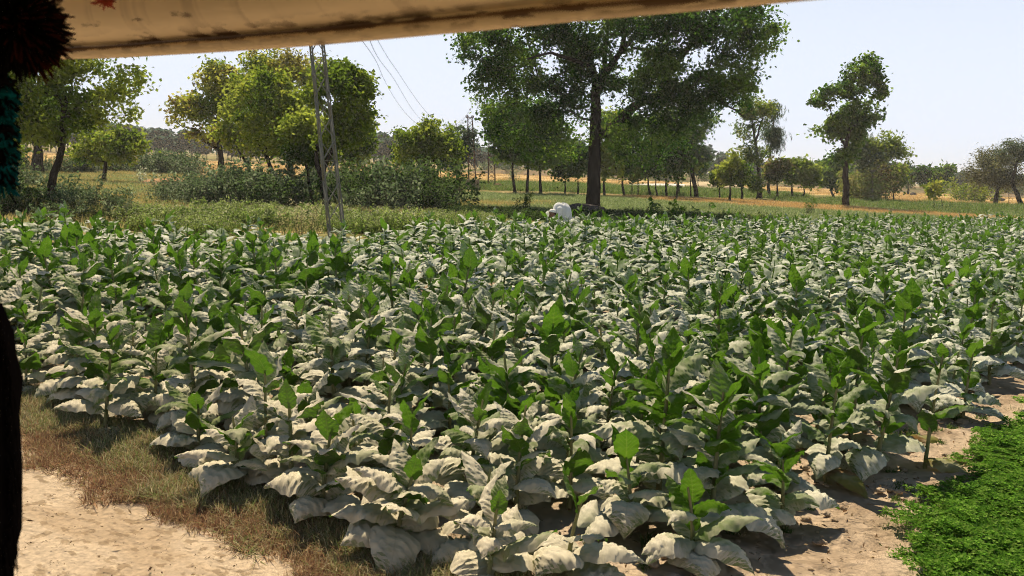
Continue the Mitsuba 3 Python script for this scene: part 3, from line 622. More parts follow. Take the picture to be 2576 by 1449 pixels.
# ------------------------------------------------------------------ trees
def grow(paths, lobes, n_tips, rng, seg=.28, gap=.0, hole=.40):
    """A branching skeleton: given trunk and limb polylines [(points, r0, r1)], then tips spread through the lobes, each joined to the nearest wood.
    Returns nodes, parents, radii floor, tip indices."""
    N, Pa, Rm = [], [], []
    for pts, r0, r1 in paths:
        pts = np.asarray(pts, float); L = np.concatenate([[0], np.cumsum(np.linalg.norm(np.diff(pts, axis=0), axis=1))])
        k = max(2, int(L[-1] / seg)); t = np.linspace(0, L[-1], k + 1)
        from scipy.interpolate import PchipInterpolator
        Q = PchipInterpolator(L, pts, axis=0)(t) if len(pts) > 2 else pts[0] + (pts[-1] - pts[0]) * (t / L[-1])[:, None]
        Q[1:-1] += rng.normal(size=(k - 1, 3)) * seg * .06
        par = -1
        if N:
            par = int(np.argmin(np.linalg.norm(np.array(N) - Q[0], axis=1))); Q = Q[1:]; t = t[1:]
        for q, tt in zip(Q, t):
            N.append(q); Pa.append(par); Rm.append(r0 + (r1 - r0) * tt / L[-1]); par = len(N) - 1
    w = np.array([np.prod(l[1]) ** .75 * (l[2] if len(l) > 2 else 1) for l in lobes]); w /= w.sum(); tips = []
    while len(tips) < n_tips:
        l = lobes[rng.choice(len(lobes), p=w)]; d = rng.normal(size=3); d /= np.linalg.norm(d); r = rng.uniform(.15, 1) ** .45 * (rng.uniform(1.0, 1.35) if rng.uniform() < .25 else 1)
        q = l[0] + d * r * l[1]
        if gap and meshkit.noise(q * (1.1 / gap ** .5) + 3.3, 5) < hole: continue
        if q[2] < .25: continue
        tips.append(q)
    tips = np.array(tips); top = np.array(N[len(N) // 3]); tips = tips[np.argsort(np.linalg.norm(tips - top, axis=1))]
    N = list(N); ends = []
    base_z = paths[0][0][0][2]; zmin = base_z + .45 * (np.array(paths[0][0])[-1][2] - base_z)
    for q in tips:
        A = np.array(N); d = np.linalg.norm(A - q, axis=1) + np.where(A[:, 2] < zmin, 99, 0) + .6 * np.maximum(A[:, 2] - q[2], 0)
        i = int(np.argmin(d)); v = q - A[i]; L = np.linalg.norm(v); k = max(1, int(L / seg)); par = i
        for s in range(1, k + 1):
            t = s / k; p = A[i] + v * t + np.array([0, 0, 1.0]) * L * .10 * math.sin(math.pi * t) + (rng.normal(size=3) * seg * .10 if s < k else 0)
            N.append(p); Pa.append(par); Rm.append(0); par = len(N) - 1
        ends.append(par)
    return np.array(N), np.array(Pa), np.array(Rm), np.array(ends)
def wood(N, Pa, Rm, r_tip, power=2.3, thick=99):
    n = len(N); acc = np.zeros(n); kids = [[] for _ in range(n)]
    for i in range(n):
        if Pa[i] >= 0: kids[Pa[i]].append(i)
    for i in range(n - 1, -1, -1):
        if not kids[i]: acc[i] = r_tip ** power
        if Pa[i] >= 0: acc[Pa[i]] += acc[i]
    R = np.minimum(np.maximum(acc ** (1 / power), Rm), np.where(Rm > 0, np.maximum(Rm * 1.15, r_tip), thick))
    for i in range(n):
        if Pa[i] >= 0 and Rm[i] == 0: R[i] = min(R[i], R[Pa[i]])
    ms, start = [], [i for i in range(n) if Pa[i] < 0]
    todo = [(i, -1) for i in start]
    while todo:
        i, p = todo.pop(); ch = ([p] if p >= 0 else []) + [i]; r = ([min(R[p], R[i] * 1.35)] if p >= 0 else []) + [R[i]]
        while kids[i]:
            ks = sorted(kids[i], key=lambda k: -R[k]); todo += [(k, i) for k in ks[1:]]; i = ks[0]; ch.append(i); r.append(R[i])
        if len(ch) > 1: ms.append(tube(N[ch], r, 10 if max(r) > .10 else 6 if max(r) > .03 else 3, False))
    return cat_mesh(ms)
def leaves(P, L, Wd, cols, rng, droop=.2, cvar=.12, up=.35):
    """Small folded rhombic leaves at the points P."""
    n = len(P); d = rng.normal(size=(n, 3)); d[:, 2] = d[:, 2] * .6 - droop * 2; d /= np.linalg.norm(d, axis=1, keepdims=True)
    nrm = rng.normal(size=(n, 3)); nrm[:, 2] += up * 3; s = np.cross(nrm, d); s /= np.linalg.norm(s, axis=1, keepdims=True) + 1e-9; nn = np.cross(d, s)
    l = (L * rng.uniform(.6, 1.3, n))[:, None]; w = (Wd * rng.uniform(.6, 1.3, n))[:, None]
    V = np.stack([P, P + d * l * .5 + s * w * .5 + nn * w * .15, P + d * l, P + d * l * .5 - s * w * .5 + nn * w * .15], 1).reshape(-1, 3)
    f = (np.array([[0, 1, 2], [0, 2, 3]])[None] + (np.arange(n) * 4)[:, None, None]).reshape(-1, 3)
    cols = np.asarray(cols); hue = meshkit.fbm(P * .6 + 7, 3); i = np.clip(((hue - .32) / .36 * len(cols) + rng.normal(size=n) * .3).astype(int), 0, len(cols) - 1)
    return V, f, np.repeat(cols[i] * rng.uniform(1 - cvar, 1 + cvar, (n, 1)), 4, 0)
DARK = [(.03, .08, .010), (.052, .122, .015), (.09, .18, .022), (.17, .27, .035)]
MIDG = [(.085, .15, .018), (.15, .225, .024), (.225, .295, .034), (.31, .37, .05)]
YELG = [(.12, .19, .02), (.22, .29, .03), (.32, .36, .045), (.42, .42, .07)]
GREY = [(.10, .14, .075), (.14, .185, .09), (.18, .22, .12), (.22, .24, .13)]
BLUE = [(.055, .105, .06), (.075, .13, .065), (.10, .14, .075)]
OLIV = [(.09, .105, .045), (.125, .13, .055), (.15, .16, .075), (.18, .185, .09)]
BRNG = [(.11, .135, .03), (.165, .19, .035), (.25, .19, .07), (.19, .23, .045)]
def tree(name, label, base, trunk, lobes, cols, seed, r0=.12, tips=60, per=40, clump=.35, L=.16, Wd=.10, limbs=(), group=None, gap=.5, droop=.15, dY=0, flat=.85, bark='bark', cat='tree', tipr=.008, stems=None, Y=None, up=.10, seg=None, rtop=.4, hole=.40):
    """base, trunk and lobes are the tree's outline as measured on the photo; Y metres away everything gets its true size and depth."""
    rng = np.random.default_rng(seed); g = gnd(*base) if Y is None else np.array([at(*base, Y)[0], Y, 0]); Y = g[1]; m = K * Y / F
    def P3(x, y, dy=0): return at(x, y, Y + dy)
    zoff = -.12
    paths = [(np.vstack([[g + [0, 0, zoff]]] + [P3(*q)[None] for q in trunk]), r0, r0 * rtop)]
    for s in (stems or []):
        b = gnd(*s[0]) if False else at(s[0][0], base[1], Y); b[2] = zoff
        paths.append((np.vstack([[b]] + [P3(*q)[None] for q in s[1:]]), r0 * .8, r0 * .35))
    for l in limbs: paths.append((np.array([P3(*q) for q in l[0]]), l[1], l[2]))
    if stems:                         # separate stems start at the ground, not on the trunk
        pass
    LB = [(P3(l[0], l[1], l[4] if len(l) > 4 else rng.normal() * .25 * l[2] * m), np.array([l[2] * m, (l[2] + l[3]) / 2 * m * flat, l[3] * m]), l[5] if len(l) > 5 else 1.0) for l in lobes]
    N, Pa, Rm, ends = grow(paths, LB, tips, rng, seg or max(.22, .6 * min(np.mean([l[1][2] for l in LB]), 1.2)), gap, hole)
    key = thing(name, label, cat, group)
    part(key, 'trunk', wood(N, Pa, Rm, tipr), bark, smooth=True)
    pts = []
    for e in ends:
        a = N[e]; b = N[Pa[e]] if Pa[e] >= 0 else a; k = int(per * .62 * rng.uniform(.4, 1.6)); t = rng.uniform(0, 1, (k, 1))
        pts.append(a + (b - a) * t + rng.normal(size=(k, 3)) * clump * .8 * np.array([1, 1, .75]) * rng.uniform(.6, 1.2))
    pts = np.vstack(pts); pts = pts[pts[:, 2] > .15]
    V, f, C = leaves(pts, L * 1.14, Wd * 1.2, cols, rng, droop, up=up)
    part(key, 'crown', (V, f), 'foliage', kind='stuff', color=C)
    return key

# the big shade tree
def c3(*q): return [(1288 + x * .3906, y * .3906) + ((d,) if d is not None else ()) for x, y, d in q]
tree('shade_tree', 'huge dark shade tree with a thick straight trunk behind the stooping person', (1494, 529),
     [(1493, 470), (1494, 420), (1497, 330), (1499, 240), (1506, 205)],
     [(1200, 120, 62, 55), (1250, 60, 80, 50), (1290, 170, 85, 70), (1235, 200, 50, 45), (1400, 110, 105, 60), (1400, 20, 120, 70), (1560, 95, 105, 65), (1600, 0, 150, 70), (1700, 95, 95, 65), (1770, 20, 110, 60), (1830, 75, 95, 60),
      (1905, 95, 62, 52), (1900, 45, 60, 40), (1420, 215, 80, 50), (1570, 195, 80, 60), (1700, 190, 85, 55), (1830, 185, 75, 48), (1880, 205, 42, 40), (1850, 250, 40, 30), (1330, 240, 55, 35), (1640, 255, 70, 40), (1760, 245, 60, 35), (1385, 290, 60, 50), (1460, 330, 45, 45), (1570, 330, 60, 55), (1280, 320, 72, 50), (1235, 280, 40, 38), (1350, 360, 62, 44), (1430, 385, 40, 36), (1650, 330, 72, 52), (1745, 315, 48, 44), (1600, 385, 50, 34), (1690, 235, 75, 38), (1785, 215, 65, 42), (1660, 160, 70, 50), (1345, 205, 58, 45), (1450, 268, 55, 42), (1440, 140, 60, 45)],
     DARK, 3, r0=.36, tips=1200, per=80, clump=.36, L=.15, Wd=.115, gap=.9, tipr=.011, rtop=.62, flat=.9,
     limbs=[(c3((545, 640, 0), (600, 480, -.4), (690, 350, -.6), (760, 260, -.8), (870, 150, -1.0)), .20, .07), (c3((540, 600, 0), (470, 330, .6), (380, 270, 1.2), (230, 230, 1.6), (60, 240, 2.0)), .17, .05),
            (c3((530, 430, 0), (400, 390, -1), (280, 350, -1.8), (100, 380, -2.4)), .12, .04), (c3((560, 900, 0), (640, 830, .3), (780, 690, .5), (950, 610, .8), (1030, 440, 1), (1180, 280, 1.2), (1330, 170, 1.4)), .27, .07),
            (c3((950, 610, .8), (1100, 640, 1.4), (1250, 630, 1.8), (1400, 690, 2.2), (1500, 760, 2.4)), .10, .03), (c3((590, 560, 0), (610, 200, 1.4), (640, 20, 2)), .15, .06), (c3((700, 340, -.6), (740, 120, -1.6), (800, -60, -2)), .12, .05), (c3((500, 820, 0), (440, 760, -.5), (330, 700, -1.2)), .07, .02)])
# row of young trees behind it
ROWG = 'young trees in the row behind the big shade tree'
ORD = 'first second third fourth fifth sixth seventh eighth ninth tenth eleventh twelfth thirteenth fourteenth fifteenth sixteenth'.split()
ROW = [((1296, 483), (1290, 400), [(1285, 340, 55, 50), (1250, 310, 35, 40), (1270, 400, 40, 22)], 3), ((1326, 485), (1327, 400), [(1320, 330, 55, 60), (1330, 395, 45, 25)], 3), ((1361, 487), (1358, 420), [(1360, 345, 55, 65), (1370, 410, 40, 25)], 3),
       ((1421, 487), (1421, 450), [(1420, 400, 38, 38)], 1), ((1454, 490), (1454, 450), [(1450, 400, 32, 36)], 1), ((1521, 491), (1519, 440), [(1525, 370, 45, 60), (1535, 430, 30, 20)], 2), ((1571, 490), (1566, 430), [(1570, 360, 42, 60), (1560, 425, 28, 20)], 2),
       ((1589, 487), (1590, 455), [(1590, 430, 20, 20)], 0), ((1605, 488), (1604, 450), [(1607, 415, 24, 25)], 0), ((1637, 491), (1630, 440), [(1635, 370, 42, 60), (1628, 425, 35, 22)], 2), ((1654, 489), (1650, 450), [(1655, 400, 36, 40)], 1), ((1677, 492), (1676, 440), [(1680, 365, 40, 62)], 2),
       ((1702, 499), (1703, 450), [(1700, 400, 34, 40)], 1), ((1709, 490), (1708, 440), [(1715, 350, 40, 55)], 2), ((1738, 494), (1738, 440), [(1735, 400, 26, 30)], 0), ((1758, 478), (1758, 440), [(1762, 415, 18, 24)], 0)]
for i, (b, t, lb, sz) in enumerate(ROW):
    if sz > 1: lb = [(q[0], q[1] - 16, q[2] * 1.1, q[3] * 1.25) for q in lb]
    tree('row_tree', f'slender dark tree, {ORD[i]} from left in the row behind the big shade tree', b, [(t[0], (b[1] + t[1]) / 2), t], lb, [DARK, DARK, MIDG][i % 3 if sz < 3 else 0], 40 + i, r0=.07 + .022 * sz, tips=34 + 46 * sz, per=38, clump=.38, L=.27, Wd=.19, group=ROWG, gap=.5)
tree('feathery_tree', 'taller feathery tree with leaning trunk at the right end of the young tree row', (1753, 496), [(1746, 450), (1738, 400), (1742, 350)], [(1740, 310, 48, 60), (1765, 300, 35, 50), (1715, 270, 40, 50), (1745, 375, 48, 26), (1760, 395, 30, 16)], BLUE + DARK, 61, r0=.20, tips=150, per=52, clump=.42, L=.26, Wd=.10, droop=.5, gap=.7)
# left group
tree('leaning_tree', 'crooked leaning tree at the far left, its dark trunk rising behind the tobacco', (122, 524), [(128, 480), (136, 440), (152, 385), (160, 330), (162, 280), (170, 240)],
     [(90, 230, 90, 75), (40, 250, 50, 80), (215, 200, 95, 60), (310, 215, 60, 45, 0, .45), (330, 180, 50, 45, 0, .35), (160, 130, 120, 55), (70, 120, 90, 60), (60, 310, 55, 40), (190, 320, 70, 40), (230, 260, 70, 50), (330, 275, 55, 28, 0, .4), (120, 330, 40, 45), (280, 100, 90, 50, 0, .6)],
     MIDG, 71, r0=.135, tips=330, per=62, clump=.26, L=.13, Wd=.085, gap=.8, rtop=.5,
     limbs=[([(151, 388), (142, 365), (130, 330), (100, 280)], .08, .03), ([(160, 300), (200, 265), (250, 240), (300, 230)], .07, .02), ([(163, 285), (230, 285), (300, 290)], .05, .015), ([(165, 260), (140, 200), (110, 150)], .07, .03)])
tree('dark_tree', 'dark tree with a straight trunk standing behind the leaning tree', (96, 412), [(95, 370), (92, 330)], [(75, 280, 60, 45), (110, 260, 50, 40), (40, 300, 40, 35), (80, 240, 60, 40)], DARK, 72, r0=.42, tips=90, per=60, clump=.7, L=.45, Wd=.3, Y=60)
tree('low_tree', 'low spreading bright green tree right of the leaning tree', (262, 425), [(270, 400), (285, 380)], [(300, 372, 58, 30), (345, 378, 38, 24), (250, 350, 50, 26), (310, 345, 40, 22), (225, 385, 40, 25)], MIDG[1:] + [(.10, .22, .03)], 73, r0=.14, tips=120, per=60, clump=.34, L=.2, Wd=.15, Y=50)
tree('thin_sapling', 'thin bare stemmed sapling at the left edge below the turquoise tassel', (44, 470), [(42, 430), (38, 400)], [(40, 385, 18, 16), (30, 365, 16, 14)], MIDG, 74, r0=.06, tips=24, per=26, clump=.2, L=.14, Wd=.09)
GB = 'trees of the grove around the steel lattice tower'
tree('acacia_tree', 'grove tree at the left end, with orange brown dead patch and bare side limb', (556, 436), [(555, 405), (553, 375), (545, 340)], [(470, 262, 50, 24), (440, 275, 30, 20, 0, .5), (560, 200, 52, 45), (530, 270, 60, 40), (520, 330, 40, 30), (580, 250, 50, 40), (430, 310, 18, 14, 0, .3)], YELG + [(.20, .15, .03)], 81, r0=.26, tips=190, per=52, clump=.44, L=.26, Wd=.16, group=GB, Y=60,
     limbs=[([(552, 372), (515, 355), (490, 325), (462, 320), (440, 300)], .10, .025)])
tree('grove_tree', 'rounded yellow green tree with two slim trunks left of the grove centre', (630, 462), [(628, 430), (624, 400)], [(620, 280, 75, 60), (590, 340, 50, 35), (650, 350, 45, 35), (640, 220, 60, 40)], YELG[:3] + MIDG[2:], 82, r0=.15, tips=170, per=56, clump=.38, L=.21, Wd=.14, group=GB, Y=48, limbs=[([(629, 425), (605, 385), (590, 350)], .09, .03)])
tree('grove_tree', 'forked tree with a leaning trunk in the middle of the grove', (705, 486), [(690, 440), (672, 400), (668, 370)], [(700, 300, 80, 62), (680, 225, 75, 45), (640, 310, 50, 40), (740, 270, 50, 50), (670, 360, 50, 25)], YELG[:3] + MIDG[2:], 83, r0=.15, tips=210, per=58, clump=.34, L=.18, Wd=.12, group=GB, Y=42, limbs=[([(676, 405), (655, 370), (640, 330)], .08, .03)])
tree('grove_tree', 'tallest thin crowned yellowish tree at the back of the grove with bare twigs showing', (730, 452), [(735, 380), (742, 300), (755, 230)], [(690, 150, 90, 35, 0, .7), (760, 165, 80, 40, 0, .7), (640, 175, 50, 30, 0, .5), (790, 210, 60, 45, 0, .7), (720, 200, 60, 40), (850, 200, 50, 35, 0, .6)], YELG + [(.24, .22, .05)], 84, r0=.22, tips=230, per=40, clump=.42, L=.22, Wd=.13, group=GB, Y=58, gap=1.2,
     limbs=[([(745, 290), (775, 230), (800, 195), (805, 165)], .10, .02), ([(738, 330), (700, 260), (680, 200)], .09, .02)])
tree('grove_tree', 'dense darker green tree on a thin trunk just left of the lattice tower', (787, 522), [(780, 470), (770, 420), (763, 400)], [(770, 330, 58, 60), (745, 370, 45, 35), (800, 380, 40, 30), (790, 300, 40, 40)], MIDG, 85, r0=.10, tips=190, per=62, clump=.25, L=.14, Wd=.10, group=GB, Y=35)
tree('grove_tree', 'thick curved trunk tree right behind the lattice tower', (828, 524), [(812, 470), (806, 430), (795, 400), (800, 360)], [(850, 240, 75, 62), (880, 310, 55, 50), (900, 220, 42, 42), (840, 350, 45, 35), (880, 190, 40, 30, 0, .6), (830, 190, 50, 35)], YELG[:2] + MIDG[1:], 86, r0=.16, tips=300, per=64, clump=.27, L=.145, Wd=.10, group=GB, Y=34, gap=.7, limbs=[([(806, 430), (840, 370), (870, 300)], .09, .03)])
tree('grove_tree', 'small slim tree closing the right side of the grove', (902, 452), [(893, 430), (885, 405)], [(890, 370, 42, 32), (915, 345, 25, 28), (870, 395, 26, 20)], MIDG, 87, r0=.12, tips=90, per=50, clump=.36, L=.2, Wd=.13, group=GB, Y=50)
tree('round_tree', 'rounded light green tree with several stems left of the far lattice tower', (1063, 466), [(1066, 430), (1070, 405)], [(1060, 350, 58, 45), (1100, 350, 50, 48), (1030, 345, 35, 38), (1120, 375, 42, 32), (1010, 380, 24, 30), (1075, 318, 48, 20, 0, .6)], MIDG[1:] + YELG[1:3], 91, r0=.15, tips=250, per=48, clump=.34, L=.19, Wd=.125, Y=50, gap=.8,
     limbs=[([(1067, 428), (1045, 400), (1030, 370)], .07, .025), ([(1068, 425), (1095, 400), (1115, 375)], .08, .025)])
tree('thin_tree', 'thin crooked trunk tree under the left side of the rounded tree', (1028, 462), [(1020, 430), (1014, 405)], [(1010, 385, 26, 22)], DARK, 92, r0=.07, tips=36, per=40, clump=.3, L=.18, Wd=.12, Y=56)
tree('thin_tree', 'thin single stem tree right of the rounded tree', (1106, 472), [(1108, 440), (1108, 415)], [(1110, 390, 24, 20)], DARK, 93, r0=.06, tips=30, per=40, clump=.3, L=.18, Wd=.12, Y=56)
tree('dark_shrub_tree', 'loose dark green tree between the rounded tree and the far lattice tower', (1152, 452), [(1150, 420), (1152, 390)], [(1160, 340, 34, 26, 0, .6), (1150, 380, 36, 30), (1180, 345, 20, 20, 0, .5), (1130, 400, 30, 25)], BLUE, 94, r0=.14, tips=90, per=40, clump=.42, L=.26, Wd=.17, Y=72, gap=.9)
# right side
tree('slender_tree', 'tall slender forked tree with bright yellow green top, right of the shade tree', (1913, 497), [(1910, 440), (1903, 380), (1898, 340), (1892, 300)], [(1888, 272, 30, 22), (1900, 300, 26, 26, 0, .5), (1870, 330, 24, 26, 0, .5), (1900, 385, 28, 24), (1925, 270, 22, 18), (1875, 360, 20, 16)], YELG[1:3] + MIDG[:2], 101, r0=.20, tips=130, per=44, clump=.42, L=.26, Wd=.14, gap=.9, limbs=[([(1900, 350), (1918, 300), (1926, 265)], .10, .03)])
tree('eucalyptus_tree', 'thin eucalyptus with drooping grey green foliage beside the slender forked tree', (1934, 496), [(1934, 440), (1938, 380), (1944, 320), (1950, 275)], [(1950, 275, 17, 20), (1942, 320, 22, 32, 0, .7), (1955, 340, 16, 26, 0, .7), (1938, 365, 14, 14, 0, .6)], GREY[:2] + BLUE, 102, r0=.15, tips=100, per=46, clump=.42, L=.34, Wd=.07, droop=.9, gap=.9)
for i, (lab, b, t, lb, cl, r, tp) in enumerate([
    ('small round headed tree standing in front right of the row', (1836, 505), (1836, 460), [(1840, 408, 24, 26), (1825, 435, 25, 20), (1862, 432, 22, 18), (1835, 450, 25, 12)], MIDG, .11, 130),
    ('stunted little tree left of the small round headed tree', (1810, 496), (1810, 470), [(1808, 450, 15, 18)], MIDG, .09, 34),
    ('dark narrow tree right of the small round headed tree', (1866, 498), (1866, 465), [(1862, 440, 20, 20)], DARK, .12, 60),
    ('low crooked sapling below the slender tree', (1903, 498), (1905, 475), [(1900, 458, 16, 14)], MIDG, .09, 30),
    ('small tree with reddish tinted crown right of the eucalyptus', (1957, 498), (1955, 465), [(1955, 418, 28, 24), (1940, 435, 18, 16)], BRNG, .14, 90),
    ('small dark tree right of the reddish one', (1994, 498), (1992, 465), [(1988, 424, 28, 26), (2000, 445, 22, 16)], MIDG, .14, 90),
    ('small leaning tree second from the left of the tall straight tree', (2012, 499), (2022, 468), [(2028, 430, 24, 26), (2040, 450, 18, 16)], MIDG, .12, 80),
    ('dense dark tree just left of the tall straight tree', (2098, 494), (2090, 468), [(2082, 430, 36, 30), (2105, 415, 26, 30), (2065, 445, 22, 20), (2110, 455, 24, 22)], DARK, .16, 170),
    ('shrubby two stemmed tree right of the tall straight tree', (2228, 506), (2226, 480), [(2225, 445, 18, 26), (2210, 440, 15, 22)], BRNG, .09, 70),
    ('leafy bright green small tree next to the two stemmed one', (2248, 507), (2248, 480), [(2245, 445, 22, 32), (2262, 440, 16, 24)], MIDG, .10, 90),
    ('bluish tree behind the leafy bright green small tree', (2284, 488), (2284, 465), [(2290, 440, 22, 22), (2280, 425, 18, 14)], BLUE, .20, 90),
    ('flat topped dark tree standing alone in the stubble at right', (2345, 496), (2345, 470), [(2322, 438, 32, 17), (2372, 438, 24, 18), (2385, 424, 12, 9), (2350, 452, 28, 12)], DARK, .22, 190),
    ('spindly pale sapling in front of the flat topped tree', (2350, 528), (2349, 500), [(2347, 465, 12, 22), (2352, 485, 8, 10)], YELG, .04, 34)]):
    far = gnd(*b)[1] / 70
    tree('field_tree', lab, b, [(t[0] + 1, (b[1] + t[1]) / 2), t], lb, cl, 110 + i, r0=r, tips=tp, per=32, clump=.30 * min(far, 1.7), L=.27 * min(far, 1.8), Wd=.18 * min(far, 1.8), gap=.5)
tree('tall_tree', 'tall straight tree with a high open crown standing alone at right', (2129, 518), [(2127, 470), (2126, 420), (2127, 370), (2140, 310), (2152, 250)],
     [(2170, 180, 42, 36), (2185, 165, 30, 26), (2110, 210, 42, 32), (2080, 255, 36, 32), (2150, 245, 60, 45), (2200, 235, 28, 40), (2190, 290, 30, 26), (2115, 305, 52, 32), (2068, 335, 26, 18), (2140, 345, 40, 25), (2128, 385, 28, 26), (2160, 320, 40, 25)],
     DARK[1:] + MIDG[:2], 131, r0=.27, tips=250, per=48, clump=.34, hole=.56, L=.28, Wd=.2, gap=1.2, rtop=.3, tipr=.012, limbs=[([(2127, 375), (2105, 320), (2085, 265)], .11, .03), ([(2133, 335), (2170, 290), (2195, 245)], .11, .03)])
tree('pale_tree', 'pale green tree with bare forked branches behind the tall straight tree', (2196, 492), [(2195, 460), (2195, 435)], [(2200, 355, 38, 22, 0, .7), (2235, 355, 36, 20, 0, .7), (2250, 385, 28, 18, 0, .6), (2180, 385, 32, 25), (2215, 390, 30, 20, 0, .6), (2160, 400, 25, 25)], MIDG[2:] + GREY[1:3], 132, r0=.2, hole=.5, tips=200, per=40, clump=.5, L=.28, Wd=.17, gap=1.3, Y=85, bark='pale_bark',
     limbs=[([(2195, 440), (2220, 405), (2245, 375)], .10, .02), ([(2195, 440), (2180, 400), (2170, 375)], .09, .02), ([(2196, 430), (2208, 390), (2212, 355)], .09, .02), ([(2205, 430), (2240, 415), (2262, 395)], .07, .02)])
tree('thorn_tree', 'grey brown feathery thorn tree with a rounded spreading crown at the right edge', (2505, 507), [(2508, 480), (2512, 455)], [(2475, 425, 42, 34), (2520, 420, 45, 36), (2540, 445, 38, 26), (2455, 455, 30, 26), (2495, 395, 36, 20), (2500, 450, 50, 26)], OLIV, 133, r0=.28, tips=260, per=66, clump=.6, L=.34, Wd=.08, droop=.1, gap=.8, Y=98)
tree('bent_thorn_tree', 'thorn tree with a bent bare trunk leaning left at the right edge', (2574, 511), [(2560, 490), (2547, 455), (2556, 415), (2572, 385)], [(2560, 368, 34, 12, 0, .8), (2530, 385, 34, 12, 0, .8), (2590, 380, 40, 22), (2520, 400, 24, 14)], OLIV[1:] + GREY[:1], 134, r0=.26, tips=150, per=56, clump=.45, L=.3, Wd=.08, gap=.9, Y=92, limbs=[([(2555, 420), (2530, 400), (2500, 390)], .08, .02)])

# ------------------------------------------------------------------ shrubs and weeds
def weed(n_stem, H, spread, per, L, Wd, cols, rng, flower=None, lean=.25):
    pts, ms, fl = [], [], []
    for _ in range(n_stem):
        b = rng.normal(size=2) * spread; h = H * rng.uniform(.55, 1.1); d = np.append(b / max(spread, .01) * lean * h * .5 + rng.normal(size=2) * .06, h)
        t = np.linspace(0, 1, 4)[:, None]; p = np.append(b, 0) + d * t; ms.append(tube(p, np.linspace(.009, .003, 4), 3, False))
        k = int(per * rng.uniform(.7, 1.3)); tt = rng.uniform(.12, 1.02, (k, 1)); pts.append(np.append(b, 0) + d * tt + rng.normal(size=(k, 3)) * [.07, .07, .04] * H * (1.25 - .6 * tt))
        if flower: fl.append(np.append(b, 0) + d * rng.uniform(.85, 1.05, (flower[0], 1)) + rng.normal(size=(flower[0], 3)) * .05)
    V, f, C = leaves(np.vstack(pts), L, Wd, cols, rng, .05, up=.25)
    st = cat_mesh(ms); out = [(V, f, C), (st[0], st[1], np.tile([.10, .10, .05], (len(st[0]), 1)))]
    if flower:
        q = leaves(np.vstack(fl), flower[1], flower[1], [flower[2]], rng, 0, up=1); out.append(q)
    return cat_mesh(out)
rg = np.random.default_rng(77)
WGREY = [(.085, .135, .06), (.13, .18, .09), (.22, .27, .16), (.10, .15, .065)]
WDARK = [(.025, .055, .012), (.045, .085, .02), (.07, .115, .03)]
WYEL = [(.13, .20, .04), (.19, .27, .055), (.25, .31, .085)]
WBRN = [(.08, .085, .03), (.10, .10, .035), (.06, .075, .02)]
for nm, a in dict(grey_weed=(24, 1.05, .34, 30, .13, .075, WGREY), grey_weed_b=(20, 1.25, .30, 30, .125, .07, WGREY), dark_weed=(26, 1.1, .34, 36, .12, .075, WDARK), brown_weed=(18, .7, .28, 26, .10, .06, WBRN)).items():
    patch_group(nm, weed(*a, rg), 'foliage')
for k in range(2): patch_group(f'flower_weed_{k}', weed(24, .55, .34, 24, .085, .05, WYEL, rg, (5, .03, (.62, .62, .42))), 'foliage')
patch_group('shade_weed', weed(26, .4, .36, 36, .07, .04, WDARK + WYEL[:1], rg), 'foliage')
def mass(name, label, cat, bands, seed, dens=1.0):
    """bands: (x0, x1, base y0, base y1 on the photo, groups, scale, per square metre)"""
    r = np.random.default_rng(seed); n = 0
    for x0, x1, y0, y1, gs, sc, den in bands:
        c = np.array([gnd(x, y)[:2] for x, y in ((x0, y0), (x1, y0), (x1, y1), (x0, y1))]); lo, hi = c.min(0), c.max(0)
        k = max(3, int(den * dens * abs((c[1, 0] - c[0, 0]) + (c[2, 0] - c[3, 0])) / 2 * (hi[1] - lo[1])))
        for _ in range(k):
            x, y = r.uniform(x0, x1), 0; Yd = r.uniform(min(c[0, 1], c[2, 1]), max(c[0, 1], c[2, 1]))
            X = at(x, y0, Yd)[0]; s = sc * r.uniform(.6, 1.0) * (1.55 if r.uniform() < .22 else 1.12); n += 1
            copy(f'{name}__{n:03d}', gs[int(r.integers(len(gs)))], mat([X, Yd, -.08], r.uniform(0, 6.28), s, sz=s * r.uniform(.8, 1.15)))
    labels[name] = {'label': label, 'category': cat, 'kind': 'stuff'}
    return n
GW = ['grey_weed', 'grey_weed_b']; FW = ['flower_weed_0', 'flower_weed_1']
